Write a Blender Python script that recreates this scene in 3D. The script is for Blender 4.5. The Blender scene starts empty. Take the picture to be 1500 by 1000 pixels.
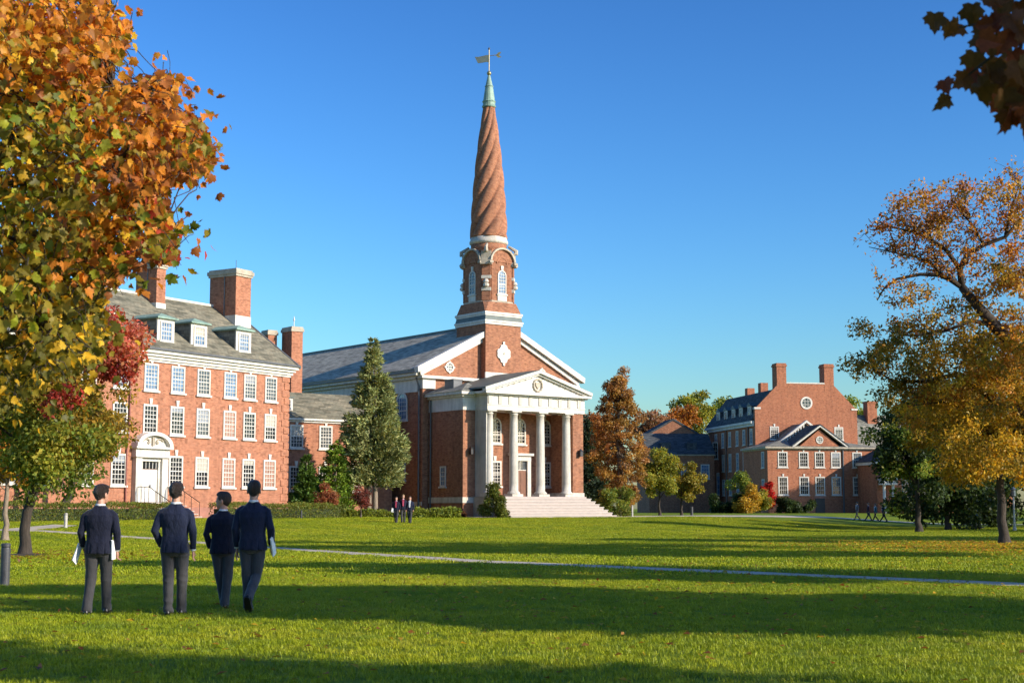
import bpy, bmesh, math, random
import numpy as np
from mathutils import Vector, Matrix

random.seed(7); RNG = np.random.default_rng(7)
PI = math.pi; R = math.radians
SC = bpy.context.scene; COL = SC.collection

# ------------------------------------------------------------------ camera, sky, sun, exposure
FPX = 2168.0; EYE = 1.5
cam_d = bpy.data.cameras.new('camera'); cam = bpy.data.objects.new('camera', cam_d); COL.objects.link(cam)
cam_d.sensor_width = 36.0; cam_d.lens = 36.0 * FPX / 1500.0
cam_d.clip_start = 0.1; cam_d.clip_end = 9000
cam.location = (0, 0, EYE); cam.rotation_euler = (R(90) + math.atan(245.0 / FPX), 0, 0)
cam_d.dof.use_dof = True; cam_d.dof.focus_distance = 60.0; cam_d.dof.aperture_fstop = 7.0
SC.camera = cam

SUN_EL = R(23.5); SUN_AZ = math.atan2(0.91, -0.415)           # azimuth clockwise from +Y (the viewing direction)
world = bpy.data.worlds.new('World'); SC.world = world; world.use_nodes = True
wn = world.node_tree; wn.nodes.clear()
sky = wn.nodes.new('ShaderNodeTexSky'); sky.sky_type = 'NISHITA'; sky.sun_disc = False
sky.sun_elevation = SUN_EL; sky.sun_rotation = SUN_AZ
sky.altitude = 0; sky.air_density = 1.3; sky.dust_density = 0.55; sky.ozone_density = 6.4
hs = wn.nodes.new('ShaderNodeHueSaturation'); hs.inputs['Saturation'].default_value = 1.0; hs.inputs['Value'].default_value = 0.88; hs.inputs['Hue'].default_value = 0.496
bg = wn.nodes.new('ShaderNodeBackground'); bg.inputs['Strength'].default_value = 0.05
wo = wn.nodes.new('ShaderNodeOutputWorld')
gm = wn.nodes.new('ShaderNodeGamma'); gm.inputs['Gamma'].default_value = 1.8
wn.links.new(sky.outputs[0], gm.inputs[0]); wn.links.new(gm.outputs[0], hs.inputs['Color']); wn.links.new(hs.outputs[0], bg.inputs[0]); wn.links.new(bg.outputs[0], wo.inputs[0])

sun_d = bpy.data.lights.new('sun', 'SUN'); sun_d.energy = 5.0; sun_d.angle = R(0.53); sun_d.color = (1.0, 0.89, 0.74)
sun = bpy.data.objects.new('sun', sun_d); COL.objects.link(sun)
SDIR = Vector((math.sin(SUN_AZ) * math.cos(SUN_EL), math.cos(SUN_AZ) * math.cos(SUN_EL), math.sin(SUN_EL)))
sun.rotation_euler = SDIR.to_track_quat('Z', 'Y').to_euler(); sun.location = SDIR * 200
vs = SC.view_settings; vs.view_transform = 'Standard'; vs.look = 'None'; vs.exposure = 0.45; vs.gamma = 1.0; vs.use_curve_mapping = False
SC.cycles.max_bounces = 6; SC.cycles.transparent_max_bounces = 8; SC.cycles.use_denoising = True

# ------------------------------------------------------------------ helpers
def tag(o, label=None, cat=None, group=None, kind=None):
    if label: o['label'] = label
    if cat: o['category'] = cat
    if group: o['group'] = group
    if kind: o['kind'] = kind
    return o

def empty(name, loc, rz=0.0):
    o = bpy.data.objects.new(name, None); COL.objects.link(o)
    o.location = loc; o.rotation_euler = (0, 0, rz); o.empty_display_size = 0.3
    return o

def link(name, me, parent=None, loc=None, rz=None):
    o = bpy.data.objects.new(name, me); COL.objects.link(o)
    if parent is not None: o.parent = parent
    if loc is not None: o.location = loc
    if rz is not None: o.rotation_euler = (0, 0, rz)
    return o

def copy_tree(o, parent=None):
    c = o.copy(); COL.objects.link(c); c.parent = parent
    for ch in list(o.children): copy_tree(ch, c)
    return c

class MB:
    """collects shapes; build() links them as ONE mesh object, UVs in metres along each face"""
    def __init__(s): s.v = []; s.f = []
    def add(s, vs, fs):
        n = len(s.v); s.v += [tuple(p) for p in vs]; s.f += [tuple(i + n for i in f) for f in fs]; return s
    def box(s, x0, x1, y0, y1, z0, z1):
        return s.add([(x0,y0,z0),(x1,y0,z0),(x1,y1,z0),(x0,y1,z0),(x0,y0,z1),(x1,y0,z1),(x1,y1,z1),(x0,y1,z1)],
              [(0,3,2,1),(4,5,6,7),(0,1,5,4),(1,2,6,5),(2,3,7,6),(3,0,4,7)])
    def frustum(s, a, b, z0, z1):     # a,b = (x0,x1,y0,y1) below and above
        x0,x1,y0,y1 = a; X0,X1,Y0,Y1 = b
        return s.add([(x0,y0,z0),(x1,y0,z0),(x1,y1,z0),(x0,y1,z0),(X0,Y0,z1),(X1,Y0,z1),(X1,Y1,z1),(X0,Y1,z1)],
              [(0,3,2,1),(4,5,6,7),(0,1,5,4),(1,2,6,5),(2,3,7,6),(3,0,4,7)])
    def prism(s, poly, axis, a, b):   # poly in the other two axes, extruded along axis from a to b
        n = len(poly)
        def m(p, t):
            return {'x': (t, p[0], p[1]), 'y': (p[0], t, p[1]), 'z': (p[0], p[1], t)}[axis]
        vs = [m(p, a) for p in poly] + [m(p, b) for p in poly]
        fs = [tuple(range(n))[::-1], tuple(range(n, 2*n))] + [(i, (i+1) % n, (i+1) % n + n, i + n) for i in range(n)]
        return s.add(vs, fs)
    def lathe(s, prof, n=24, c=(0, 0), cap=True, ph=0.0):
        vs = [(c[0] + r*math.cos(2*PI*k/n+ph), c[1] + r*math.sin(2*PI*k/n+ph), z) for r, z in prof for k in range(n)]
        fs = [(i*n+k, i*n+(k+1) % n, (i+1)*n+(k+1) % n, (i+1)*n+k) for i in range(len(prof)-1) for k in range(n)]
        if cap: fs += [tuple(range(n))[::-1], tuple(range((len(prof)-1)*n, len(prof)*n))]
        return s.add(vs, fs)
    def tube(s, pts, rad, n=6):
        pts = [Vector(p) for p in pts]; m = len(pts)
        if not hasattr(rad, '__len__'): rad = [rad]*m
        vs = []; prev = None
        for i, p in enumerate(pts):
            d = (pts[min(i+1, m-1)] - pts[max(i-1, 0)])
            d = d.normalized() if d.length > 1e-9 else Vector((0, 0, 1))
            if prev is None:
                a = d.orthogonal().normalized()
            else:
                a = prev - d * prev.dot(d); a = a.normalized() if a.length > 1e-6 else d.orthogonal().normalized()
            prev = a; b = d.cross(a)
            vs += [tuple(p + (a*math.cos(2*PI*k/n) + b*math.sin(2*PI*k/n))*rad[i]) for k in range(n)]
        fs = [(i*n+k, i*n+(k+1) % n, (i+1)*n+(k+1) % n, (i+1)*n+k) for i in range(m-1) for k in range(n)]
        fs += [tuple(range(n))[::-1], tuple(range((m-1)*n, m*n))]
        return s.add(vs, fs)
    def rings(s, rings, cap=True):    # list of rings, each list of n points
        n = len(rings[0]); vs = [p for r in rings for p in r]
        fs = [(i*n+k, i*n+(k+1) % n, (i+1)*n+(k+1) % n, (i+1)*n+k) for i in range(len(rings)-1) for k in range(n)]
        if cap: fs += [tuple(range(n))[::-1], tuple(range((len(rings)-1)*n, len(rings)*n))]
        return s.add(vs, fs)
    def mesh(s, name, mat, smooth=False, uv=True):
        me = bpy.data.meshes.new(name); me.from_pydata(s.v, [], s.f); me.update()
        if mat: me.materials.append(mat)
        if uv:
            l = me.uv_layers.new(name='uv'); d = l.data
            Z = Vector((0, 0, 1))
            for p in me.polygons:
                nn = p.normal
                t = Z.cross(nn) if abs(nn.z) < 0.98 else Vector((1, 0, 0))
                t.normalize(); b = nn.cross(t)
                for li in p.loop_indices:
                    co = me.vertices[me.loops[li].vertex_index].co
                    d[li].uv = (co.dot(t), co.dot(b))
        if smooth: me.polygons.foreach_set('use_smooth', [True]*len(me.polygons))
        return me
    def build(s, name, mat, parent=None, smooth=False):
        return link(name, s.mesh(name, mat, smooth), parent)

def bx(name, mat, parent, *b):
    return MB().box(*b).build(name, mat, parent)

def np_mesh(name, verts, faces, mat, tint=None, smooth=False):
    """verts (n,3), faces (m,k) numpy; tint per vertex (n,3)"""
    me = bpy.data.meshes.new(name); n = len(verts); m, k = faces.shape
    me.vertices.add(n); me.vertices.foreach_set('co', verts.astype(np.float32).ravel())
    me.loops.add(m*k); me.loops.foreach_set('vertex_index', faces.astype(np.int32).ravel())
    me.polygons.add(m); me.polygons.foreach_set('loop_start', np.arange(0, m*k, k, dtype=np.int32))
    me.update(calc_edges=True)
    if tint is not None:
        a = me.attributes.new('tint', 'FLOAT_COLOR', 'POINT')
        a.data.foreach_set('color', np.concatenate([tint, np.ones((n, 1))], 1).astype(np.float32).ravel())
    if smooth: me.polygons.foreach_set('use_smooth', np.ones(m, bool))
    if mat: me.materials.append(mat)
    return me

def smooth01(t):
    t = np.clip(t, 0, 1); return t*t*(3-2*t)
def gz(x, y):
    x = np.asarray(x, float); y = np.asarray(y, float)
    y0 = np.where(x < -8, np.maximum(45 + (x+25)*23/17, 30), np.where(x < 12, 68 + (x+8)*0.6, 80 + (x-12)*2.0))
    y0 = np.minimum(y0, 150)
    return 0.92*smooth01((y-y0)/44.0)
def G(x, y): return float(gz(x, y))

# ------------------------------------------------------------------ materials
def newmat(name):
    m = bpy.data.materials.new(name); m.use_nodes = True; t = m.node_tree
    b = t.nodes['Principled BSDF']; return m, t, b
def N(t, typ, **kw):
    n = t.nodes.new('ShaderNode' + typ)
    for k, v in kw.items():
        if hasattr(n, k): setattr(n, k, v)
        else: n.inputs[k.replace('_', ' ')].default_value = v
    return n
def ramp(t, stops):
    n = t.nodes.new('ShaderNodeValToRGB'); e = n.color_ramp.elements
    while len(e) < len(stops): e.new(0.5)
    for i, (p, c) in enumerate(stops): e[i].position = p; e[i].color = (*c, 1)
    return n
def mixc(t, a, b, f, typ='MIX'):
    n = t.nodes.new('ShaderNodeMix'); n.data_type = 'RGBA'; n.blend_type = typ
    for idx, s in ((0, f), (6, a), (7, b)):
        if isinstance(s, bpy.types.NodeSocket): t.links.new(s, n.inputs[idx])
        elif idx == 0: n.inputs[0].default_value = s
        else: n.inputs[idx].default_value = (*s, 1)
    return n.outputs[2]
def coords(t, kind='Object', scale=(1, 1, 1)):
    c = t.nodes.new('ShaderNodeTexCoord'); m = t.nodes.new('ShaderNodeMapping'); m.inputs['Scale'].default_value = scale
    t.links.new(c.outputs[kind], m.inputs[0]); return m.outputs[0]
def noise(t, vec, scale, detail=4, rough=0.6):
    n = t.nodes.new('ShaderNodeTexNoise'); n.inputs['Scale'].default_value = scale
    n.inputs['Detail'].default_value = detail; n.inputs['Roughness'].default_value = rough
    t.links.new(vec, n.inputs['Vector']); return n.outputs['Fac']
def bump(t, b, h, strength=0.3, dist=0.02):
    n = t.nodes.new('ShaderNodeBump'); n.inputs['Strength'].default_value = strength; n.inputs['Distance'].default_value = dist
    t.links.new(h, n.inputs['Height']); t.links.new(n.outputs[0], b.inputs['Normal'])

def plain(name, col, rough=0.6, var=0.12, scale=3.0, metal=0.0, bumps=0.0, spec=0.5):
    m, t, b = newmat(name); v = coords(t)
    f = noise(t, v, scale, 5, 0.65)
    r = ramp(t, [(0.3, tuple(c*(1-var) for c in col)), (0.7, tuple(min(1, c*(1+var)) for c in col))])
    t.links.new(f, r.inputs[0]); t.links.new(r.outputs[0], b.inputs['Base Color'])
    b.inputs['Roughness'].default_value = rough; b.inputs['Metallic'].default_value = metal; b.inputs['Specular IOR Level'].default_value = spec
    if bumps: bump(t, b, noise(t, v, scale*8, 4), bumps, 0.02)
    return m

def painted(name, col, rough, dirt):
    m, t, b = newmat(name); v = coords(t, 'Object', (2.2, 2.2, 0.25)); f = noise(t, v, 1.4, 6, 0.75)
    r = ramp(t, [(0.42, col), (0.72, dirt)]); t.links.new(f, r.inputs[0]); f2 = noise(t, coords(t), 1.1, 5, 0.7)
    r2 = ramp(t, [(0.3, (0.82, 0.81, 0.79)), (0.65, (1.04, 1.04, 1.04))]); t.links.new(f2, r2.inputs[0])
    t.links.new(mixc(t, r.outputs[0], r2.outputs[0], 1.0, 'MULTIPLY'), b.inputs['Base Color']); b.inputs['Roughness'].default_value = rough
    bump(t, b, noise(t, coords(t), 9, 4), 0.12, 0.02); return m

def brick(name, c1, c2, mortar, stain=(0.06, 0.04, 0.035), stain_amt=0.25):
    m, t, b = newmat(name); v = coords(t, 'UV')
    bt = t.nodes.new('ShaderNodeTexBrick'); t.links.new(v, bt.inputs['Vector'])
    bt.inputs['Color1'].default_value = (*c1, 1); bt.inputs['Color2'].default_value = (*c2, 1); bt.inputs['Mortar'].default_value = (*mortar, 1)
    bt.inputs['Scale'].default_value = 1.0; bt.inputs['Mortar Size'].default_value = 0.006; bt.inputs['Mortar Smooth'].default_value = 0.2
    bt.inputs['Brick Width'].default_value = 0.23; bt.inputs['Row Height'].default_value = 0.078; bt.inputs['Bias'].default_value = -0.1
    o = coords(t, 'Object')
    f2 = noise(t, o, 3.2, 6, 0.75)
    r2 = ramp(t, [(0.30, (0.62, 0.58, 0.56)), (0.5, (1, 1, 1)), (0.72, (1.28, 1.24, 1.2))]); t.links.new(f2, r2.inputs[0])
    c = mixc(t, bt.outputs['Color'], r2.outputs[0], 0.75, 'MULTIPLY')
    f3 = noise(t, o, 0.35, 5, 0.7)
    r3 = ramp(t, [(0.50, (0, 0, 0)), (0.80, (1, 1, 1))]); t.links.new(f3, r3.inputs[0])
    mm = N(t, 'Math', operation='MULTIPLY'); t.links.new(r3.outputs[0], mm.inputs[0]); mm.inputs[1].default_value = stain_amt
    c = mixc(t, c, stain, mm.outputs[0])
    so_ = coords(t, 'Object', (1.7, 1.7, 0.14)); f5 = noise(t, so_, 1.0, 5, 0.7); r5 = ramp(t, [(0.30, (1.18, 1.14, 1.10)), (0.52, (1, 1, 1)), (0.74, (0.60, 0.58, 0.58))]); t.links.new(f5, r5.inputs[0])
    c = mixc(t, c, r5.outputs[0], 0.7, 'MULTIPLY')
    # single darker (overburnt) bricks
    cell = N(t, 'TexWhiteNoise', noise_dimensions='2D')
    sn = N(t, 'VectorMath', operation='SNAP'); sn.inputs[1].default_value = (0.23, 0.078, 1); t.links.new(v, sn.inputs[0]); t.links.new(sn.outputs[0], cell.inputs['Vector'])
    r4 = ramp(t, [(0.80, (0, 0, 0)), (0.97, (0.55, 0.55, 0.55))]); t.links.new(cell.outputs['Value'], r4.inputs[0])
    c = mixc(t, c, tuple(x*0.35 for x in c1), r4.outputs[0])
    t.links.new(c, b.inputs['Base Color']); b.inputs['Roughness'].default_value = 0.88; b.inputs['Specular IOR Level'].default_value = 0.2
    bump(t, b, bt.outputs['Fac'], -0.4, 0.008)
    return m

def slate(name, c1, c2, c3):
    m, t, b = newmat(name); v = coords(t, 'UV')
    bt = t.nodes.new('ShaderNodeTexBrick'); t.links.new(v, bt.inputs['Vector'])
    bt.inputs['Color1'].default_value = (*c1, 1); bt.inputs['Color2'].default_value = (*c2, 1); bt.inputs['Mortar'].default_value = tuple(x*0.4 for x in c1) + (1,)
    bt.inputs['Mortar Size'].default_value = 0.012; bt.inputs['Brick Width'].default_value = 0.34; bt.inputs['Row Height'].default_value = 0.24; bt.inputs['Scale'].default_value = 1
    bt.inputs['Mortar Smooth'].default_value = 0.3
    sn = N(t, 'VectorMath', operation='SNAP'); sn.inputs[1].default_value = (0.6, 0.24, 1); t.links.new(v, sn.inputs[0])
    cell = N(t, 'TexWhiteNoise', noise_dimensions='2D'); t.links.new(sn.outputs[0], cell.inputs['Vector'])
    st = coords(t, 'UV', (0.5, 1.3, 1)); f = noise(t, st, 1.1, 6, 0.75)
    r = ramp(t, [(0.42, (0, 0, 0)), (0.68, (1, 1, 1))]); t.links.new(f, r.inputs[0])
    c = mixc(t, bt.outputs['Color'], c3, r.outputs[0])
    r2 = ramp(t, [(0.0, (0.55, 0.55, 0.55)), (0.5, (1, 1, 1)), (1.0, (1.35, 1.33, 1.3))]); t.links.new(cell.outputs['Value'], r2.inputs[0])
    c = mixc(t, c, r2.outputs[0], 0.8, 'MULTIPLY')
    t.links.new(c, b.inputs['Base Color']); b.inputs['Roughness'].default_value = 0.85; b.inputs['Specular IOR Level'].default_value = 0.10
    bump(t, b, bt.outputs['Fac'], -0.5, 0.02)
    return m

def leafmat(name, src='tint', rough=0.5, trans=0.45):
    m, t, b = newmat(name)
    if src == 'tint':
        a = t.nodes.new('ShaderNodeAttribute'); a.attribute_name = 'tint'; c = a.outputs['Color']
    else:
        a = t.nodes.new('ShaderNodeObjectInfo'); c = a.outputs['Color']
    o = coords(t); f = noise(t, o, 14.0 if src == 'tint' else 5.0, 3)
    r = ramp(t, [(0.3, (0.75, 0.72, 0.7)), (0.7, (1.2, 1.2, 1.15))]); t.links.new(f, r.inputs[0])
    c = mixc(t, c, r.outputs[0], 1.0, 'MULTIPLY')
    t.links.new(c, b.inputs['Base Color']); b.inputs['Roughness'].default_value = rough; b.inputs['Specular IOR Level'].default_value = 0.3
    tr = t.nodes.new('ShaderNodeBsdfTranslucent'); c2 = mixc(t, c, (1.5, 1.3, 0.8), 1.0, 'MULTIPLY'); t.links.new(c2, tr.inputs['Color'])
    mx = t.nodes.new('ShaderNodeMixShader'); mx.inputs[0].default_value = trans
    t.links.new(b.outputs[0], mx.inputs[1]); t.links.new(tr.outputs[0], mx.inputs[2])
    t.links.new(mx.outputs[0], t.nodes['Material Output'].inputs['Surface'])
    return m

def glass(name, col, rough=0.06, var=0.5):
    m, t, b = newmat(name); o = coords(t, 'Object'); f = noise(t, o, 1.3, 3)
    oi = t.nodes.new('ShaderNodeObjectInfo')
    r = ramp(t, [(0.3, tuple(c*(1-var) for c in col)), (0.7, tuple(c*(1+var) for c in col))]); t.links.new(f, r.inputs[0])
    t.links.new(r.outputs[0], b.inputs['Base Color']); b.inputs['Roughness'].default_value = rough; b.inputs['Specular IOR Level'].default_value = 0.6
    bump(t, b, noise(t, coords(t, 'Object', (1, 1, 1)), 2.5, 2), 0.25, 0.02)
    return m

def bark(name, c):
    m, t, b = newmat(name); v = coords(t, 'Object', (9, 9, 1.6)); f = noise(t, v, 2.0, 6, 0.7)
    r = ramp(t, [(0.3, tuple(x*0.5 for x in c)), (0.7, tuple(x*1.4 for x in c))]); t.links.new(f, r.inputs[0])
    t.links.new(r.outputs[0], b.inputs['Base Color']); b.inputs['Roughness'].default_value = 0.95; bump(t, b, f, 0.8, 0.03); return m

M = {}
M['brick_left'] = brick('orange_brick', (0.42, 0.165, 0.088), (0.32, 0.118, 0.064), (0.38, 0.26, 0.18), (0.24, 0.13, 0.10), 0.22)
M['brick_church'] = brick('brown_brick', (0.38, 0.155, 0.078), (0.26, 0.096, 0.052), (0.33, 0.235, 0.16), (0.11, 0.065, 0.05), 0.45)
M['brick_right'] = brick('red_brick', (0.41, 0.150, 0.072), (0.31, 0.102, 0.052), (0.36, 0.22, 0.15), (0.16, 0.08, 0.06), 0.30)
M['brick_pink'] = plain('pink_stone', (0.36, 0.155, 0.105), 0.85, 0.22, 1.5, bumps=0.2)
M['spire'] = brick('spire_brick', (0.41, 0.170, 0.086), (0.29, 0.110, 0.058), (0.34, 0.23, 0.16), (0.16, 0.10, 0.08), 0.30)
M['slate_grey'] = slate('grey_slate', (0.21, 0.205, 0.175), (0.28, 0.265, 0.215), (0.16, 0.16, 0.13))
M['slate_brown'] = slate('mottled_slate', (0.20, 0.185, 0.135), (0.26, 0.225, 0.155), (0.115, 0.115, 0.085))
M['slate_dark'] = slate('dark_slate', (0.075, 0.085, 0.090), (0.11, 0.115, 0.115), (0.06, 0.065, 0.07))
M['white'] = painted('white_paint', (0.68, 0.64, 0.56), 0.6, (0.47, 0.43, 0.36))
M['stone'] = painted('white_stone', (0.62, 0.57, 0.48), 0.75, (0.38, 0.34, 0.27))
M['stone_dirty'] = plain('weathered_stone', (0.42, 0.36, 0.27), 0.85, 0.35, 1.4, bumps=0.3)
M['step'] = plain('pinkish_granite', (0.40, 0.335, 0.29), 0.8, 0.10, 2.5, bumps=0.1)
M['tread'] = plain('lit_granite', (0.50, 0.45, 0.39), 0.8, 0.12, 2.0)  # paler than the risers: light on the step tops put into the colour
M['slate_nave'] = slate('pale_slate', (0.42, 0.38, 0.29), (0.52, 0.46, 0.34), (0.33, 0.30, 0.23))
M['copper'] = plain('green_copper', (0.22, 0.32, 0.25), 0.6, 0.30, 1.5)
M['copper_dark'] = plain('dark_copper', (0.09, 0.115, 0.10), 0.6, 0.3, 1.5)
M['lead'] = plain('lead_grey', (0.10, 0.10, 0.10), 0.5, 0.2, 2.0)
M['iron'] = plain('black_iron', (0.015, 0.015, 0.016), 0.5, 0.2, 3.0)
M['gold'] = plain('gilded_metal', (0.33, 0.27, 0.12), 0.4, 0.25, 3.0, metal=0.6)
M['door'] = plain('brown_door', (0.17, 0.065, 0.030), 0.5, 0.2, 3.0)
M['bollard'] = plain('bollard_grey', (0.055, 0.055, 0.06), 0.45, 0.25, 5.0, bumps=0.1)
M['post'] = plain('pale_post', (0.45, 0.42, 0.36), 0.7, 0.2, 4.0)
M['glass_dark'] = glass('dark_glass', (0.018, 0.020, 0.022))
M['glass_blue'] = glass('painted_sky_glass', (0.13, 0.20, 0.30), 0.08, 0.55)  # sky reflection painted in as a blue base colour
M['glass_blind'] = glass('blind_behind_glass', (0.36, 0.20, 0.14), 0.15, 0.35)
M['glass_grey'] = glass('grey_glass', (0.075, 0.085, 0.09), 0.08, 0.6)
M['blind_cream'] = plain('cream_blind', (0.42, 0.38, 0.30), 0.6, 0.1); M['blind_grey'] = plain('grey_blind', (0.24, 0.26, 0.28), 0.5, 0.15)
M['leaf'] = leafmat('leaf_tint'); M['leaf_obj'] = leafmat('leaf_single', 'obj', 0.5, 0.5)
M['needle'] = leafmat('needle_tint', 'tint', 0.6, 0.2)
M['bark_dark'] = bark('dark_bark', (0.050, 0.038, 0.028)); M['bark_pale'] = bark('pale_bark', (0.24, 0.185, 0.13)); M['bark_mid'] = bark('brown_bark', (0.11, 0.085, 0.062))

def lawn_mat():
    m, t, b = newmat('lawn_grass'); g = t.nodes.new('ShaderNodeNewGeometry'); P = g.outputs['Position']
    f = noise(t, P, 0.28, 6, 0.7); f2 = noise(t, P, 3.0, 5, 0.7)
    r = ramp(t, [(0.30, (0.10, 0.155, 0.010)), (0.52, (0.155, 0.21, 0.012)), (0.72, (0.24, 0.25, 0.022))]); t.links.new(f, r.inputs[0])
    r2 = ramp(t, [(0.3, (0.6, 0.6, 0.6)), (0.7, (1.3, 1.3, 1.3))]); t.links.new(f2, r2.inputs[0])
    c = mixc(t, r.outputs[0], r2.outputs[0], 0.8, 'MULTIPLY'); t.links.new(c, b.inputs['Base Color'])
    b.inputs['Roughness'].default_value = 0.9; b.inputs['Specular IOR Level'].default_value = 0.1
    bump(t, b, noise(t, P, 22, 4), 0.8, 0.06); return m
M['lawn'] = lawn_mat()
def blade_mat():
    m, t, b = newmat('grass_blade'); g = t.nodes.new('ShaderNodeNewGeometry'); P = g.outputs['Position']
    f = noise(t, P, 0.22, 7, 0.75); f2 = noise(t, P, 9.0, 3, 0.7)
    r = ramp(t, [(0.30, (0.175, 0.25, 0.010)), (0.50, (0.30, 0.345, 0.012)), (0.70, (0.48, 0.44, 0.024))]); t.links.new(f, r.inputs[0])
    r2 = ramp(t, [(0.28, (0.40, 0.46, 0.40)), (0.72, (1.5, 1.42, 1.3))]); t.links.new(f2, r2.inputs[0])
    c = mixc(t, r.outputs[0], r2.outputs[0], 0.9, 'MULTIPLY')
    f3 = noise(t, P, 1.1, 5, 0.7); r3 = ramp(t, [(0.55, (0, 0, 0)), (0.78, (0.7, 0.7, 0.7))]); t.links.new(f3, r3.inputs[0]); c = mixc(t, c, (0.40, 0.33, 0.06), r3.outputs[0])
    f4 = noise(t, P, 0.7, 4, 0.6); r4 = ramp(t, [(0.56, (0, 0, 0)), (0.72, (0.6, 0.6, 0.6))]); t.links.new(f4, r4.inputs[0]); c = mixc(t, c, (0.085, 0.17, 0.02), r4.outputs[0]); t.links.new(c, b.inputs['Base Color'])
    b.inputs['Roughness'].default_value = 0.5; b.inputs['Specular IOR Level'].default_value = 0.25
    tr = t.nodes.new('ShaderNodeBsdfTranslucent'); t.links.new(c, tr.inputs['Color'])
    mx = t.nodes.new('ShaderNodeMixShader'); mx.inputs[0].default_value = 0.20
    t.links.new(b.outputs[0], mx.inputs[1]); t.links.new(tr.outputs[0], mx.inputs[2])
    t.links.new(mx.outputs[0], t.nodes['Material Output'].inputs['Surface']); return m
M['blade'] = blade_mat()
def path_mat(name, c):
    m, t, b = newmat(name); g = t.nodes.new('ShaderNodeNewGeometry'); P = g.outputs['Position']
    f = noise(t, P, 0.8, 6, 0.7); r = ramp(t, [(0.3, tuple(x*0.8 for x in c)), (0.7, tuple(x*1.15 for x in c))]); t.links.new(f, r.inputs[0])
    t.links.new(r.outputs[0], b.inputs['Base Color']); b.inputs['Roughness'].default_value = 0.85; bump(t, b, noise(t, P, 40, 3), 0.3, 0.01); return m
M['path'] = path_mat('pale_gravel', (0.47, 0.41, 0.31)); M['paving'] = path_mat('stone_paving', (0.42, 0.37, 0.31)); M['mulch'] = path_mat('mulch', (0.05, 0.035, 0.022))

# ------------------------------------------------------------------ ground
def axis(fine0, fine1, step, far0, far1):
    a = list(np.arange(fine0, fine1 + 1e-6, step)); s = step; x = fine1
    while x < far1: s *= 1.35; x += s; a.append(x)
    s = step; x = fine0
    while x > far0: s *= 1.35; x -= s; a.insert(0, x)
    return np.array(a)
gx = axis(-60, 80, 1.0, -3500, 3500); gy = axis(-6, 170, 1.0, -400, 6000)
GX, GY = np.meshgrid(gx, gy); V = np.stack([GX.ravel(), GY.ravel(), gz(GX, GY).ravel()], 1)
nx, ny = len(gx), len(gy); ii = np.arange(nx*ny).reshape(ny, nx)
Fq = np.stack([ii[:-1, :-1].ravel(), ii[:-1, 1:].ravel(), ii[1:, 1:].ravel(), ii[1:, :-1].ravel()], 1)
tag(link('lawn', np_mesh('lawn', V, Fq, M['lawn'], smooth=True)), kind='structure', label='wide mown green lawn rising gently to the brick buildings')

def strip(name, pts, width, mat, lift=0.014, label=None):
    pts = [Vector((p[0], p[1], 0)) for p in pts]; fine = []
    for a, b in zip(pts[:-1], pts[1:]):
        n = max(1, int((b-a).length/0.7))
        fine += [a + (b-a)*k/n for k in range(n)]
    fine.append(pts[-1]); vs = []; fs = []; K = 5
    for i, p in enumerate(fine):
        d = fine[min(i+2, len(fine)-1)] - fine[max(i-2, 0)]; d.normalize(); s = Vector((-d.y, d.x, 0))
        w = width*(1 + 0.04*math.sin(i*0.7) + 0.03*math.sin(i*1.9))
        for k in range(K):
            q = p + s*(k/(K-1)-0.5)*w; vs.append((q.x, q.y, G(q.x, q.y)+lift))
    for i in range(len(fine)-1):
        for k in range(K-1): fs.append((i*K+k, i*K+k+1, (i+1)*K+k+1, (i+1)*K+k))
    me = bpy.data.meshes.new(name); me.from_pydata(vs, [], fs); me.materials.append(mat); me.update()
    o = link(name, me); tag(o, kind='structure', label=label); return o
PATHS = [([(34, 8), (22, 17), (10.2, 29.6), (-1.0, 43.0), (-8.44, 56.0), (-13.37, 65.0), (-16.15, 67.92), (-20.32, 69.96), (-22.29, 70.6), (-24.03, 70.02), (-25.65, 69.2)], 1.2),
         ([(-23.45, 70.2), (-23.18, 73.4), (-22.89, 76.58)], 1.3)]
strip('footpath', PATHS[0][0], PATHS[0][1], M['path'], 0.014, 'pale gravel path crossing the lawn')
strip('footpath', PATHS[1][0], PATHS[1][1], M['path'], 0.020, 'short branch of the pale gravel path')
strip('campus_road', [(-3.2, 111.0), (9.0, 117.5), (20, 134), (31, 148), (44, 146), (70, 138), (110, 132)], 4.0, M['path'], 0.014, 'grey road bending in front of the far brick hall')

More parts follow.
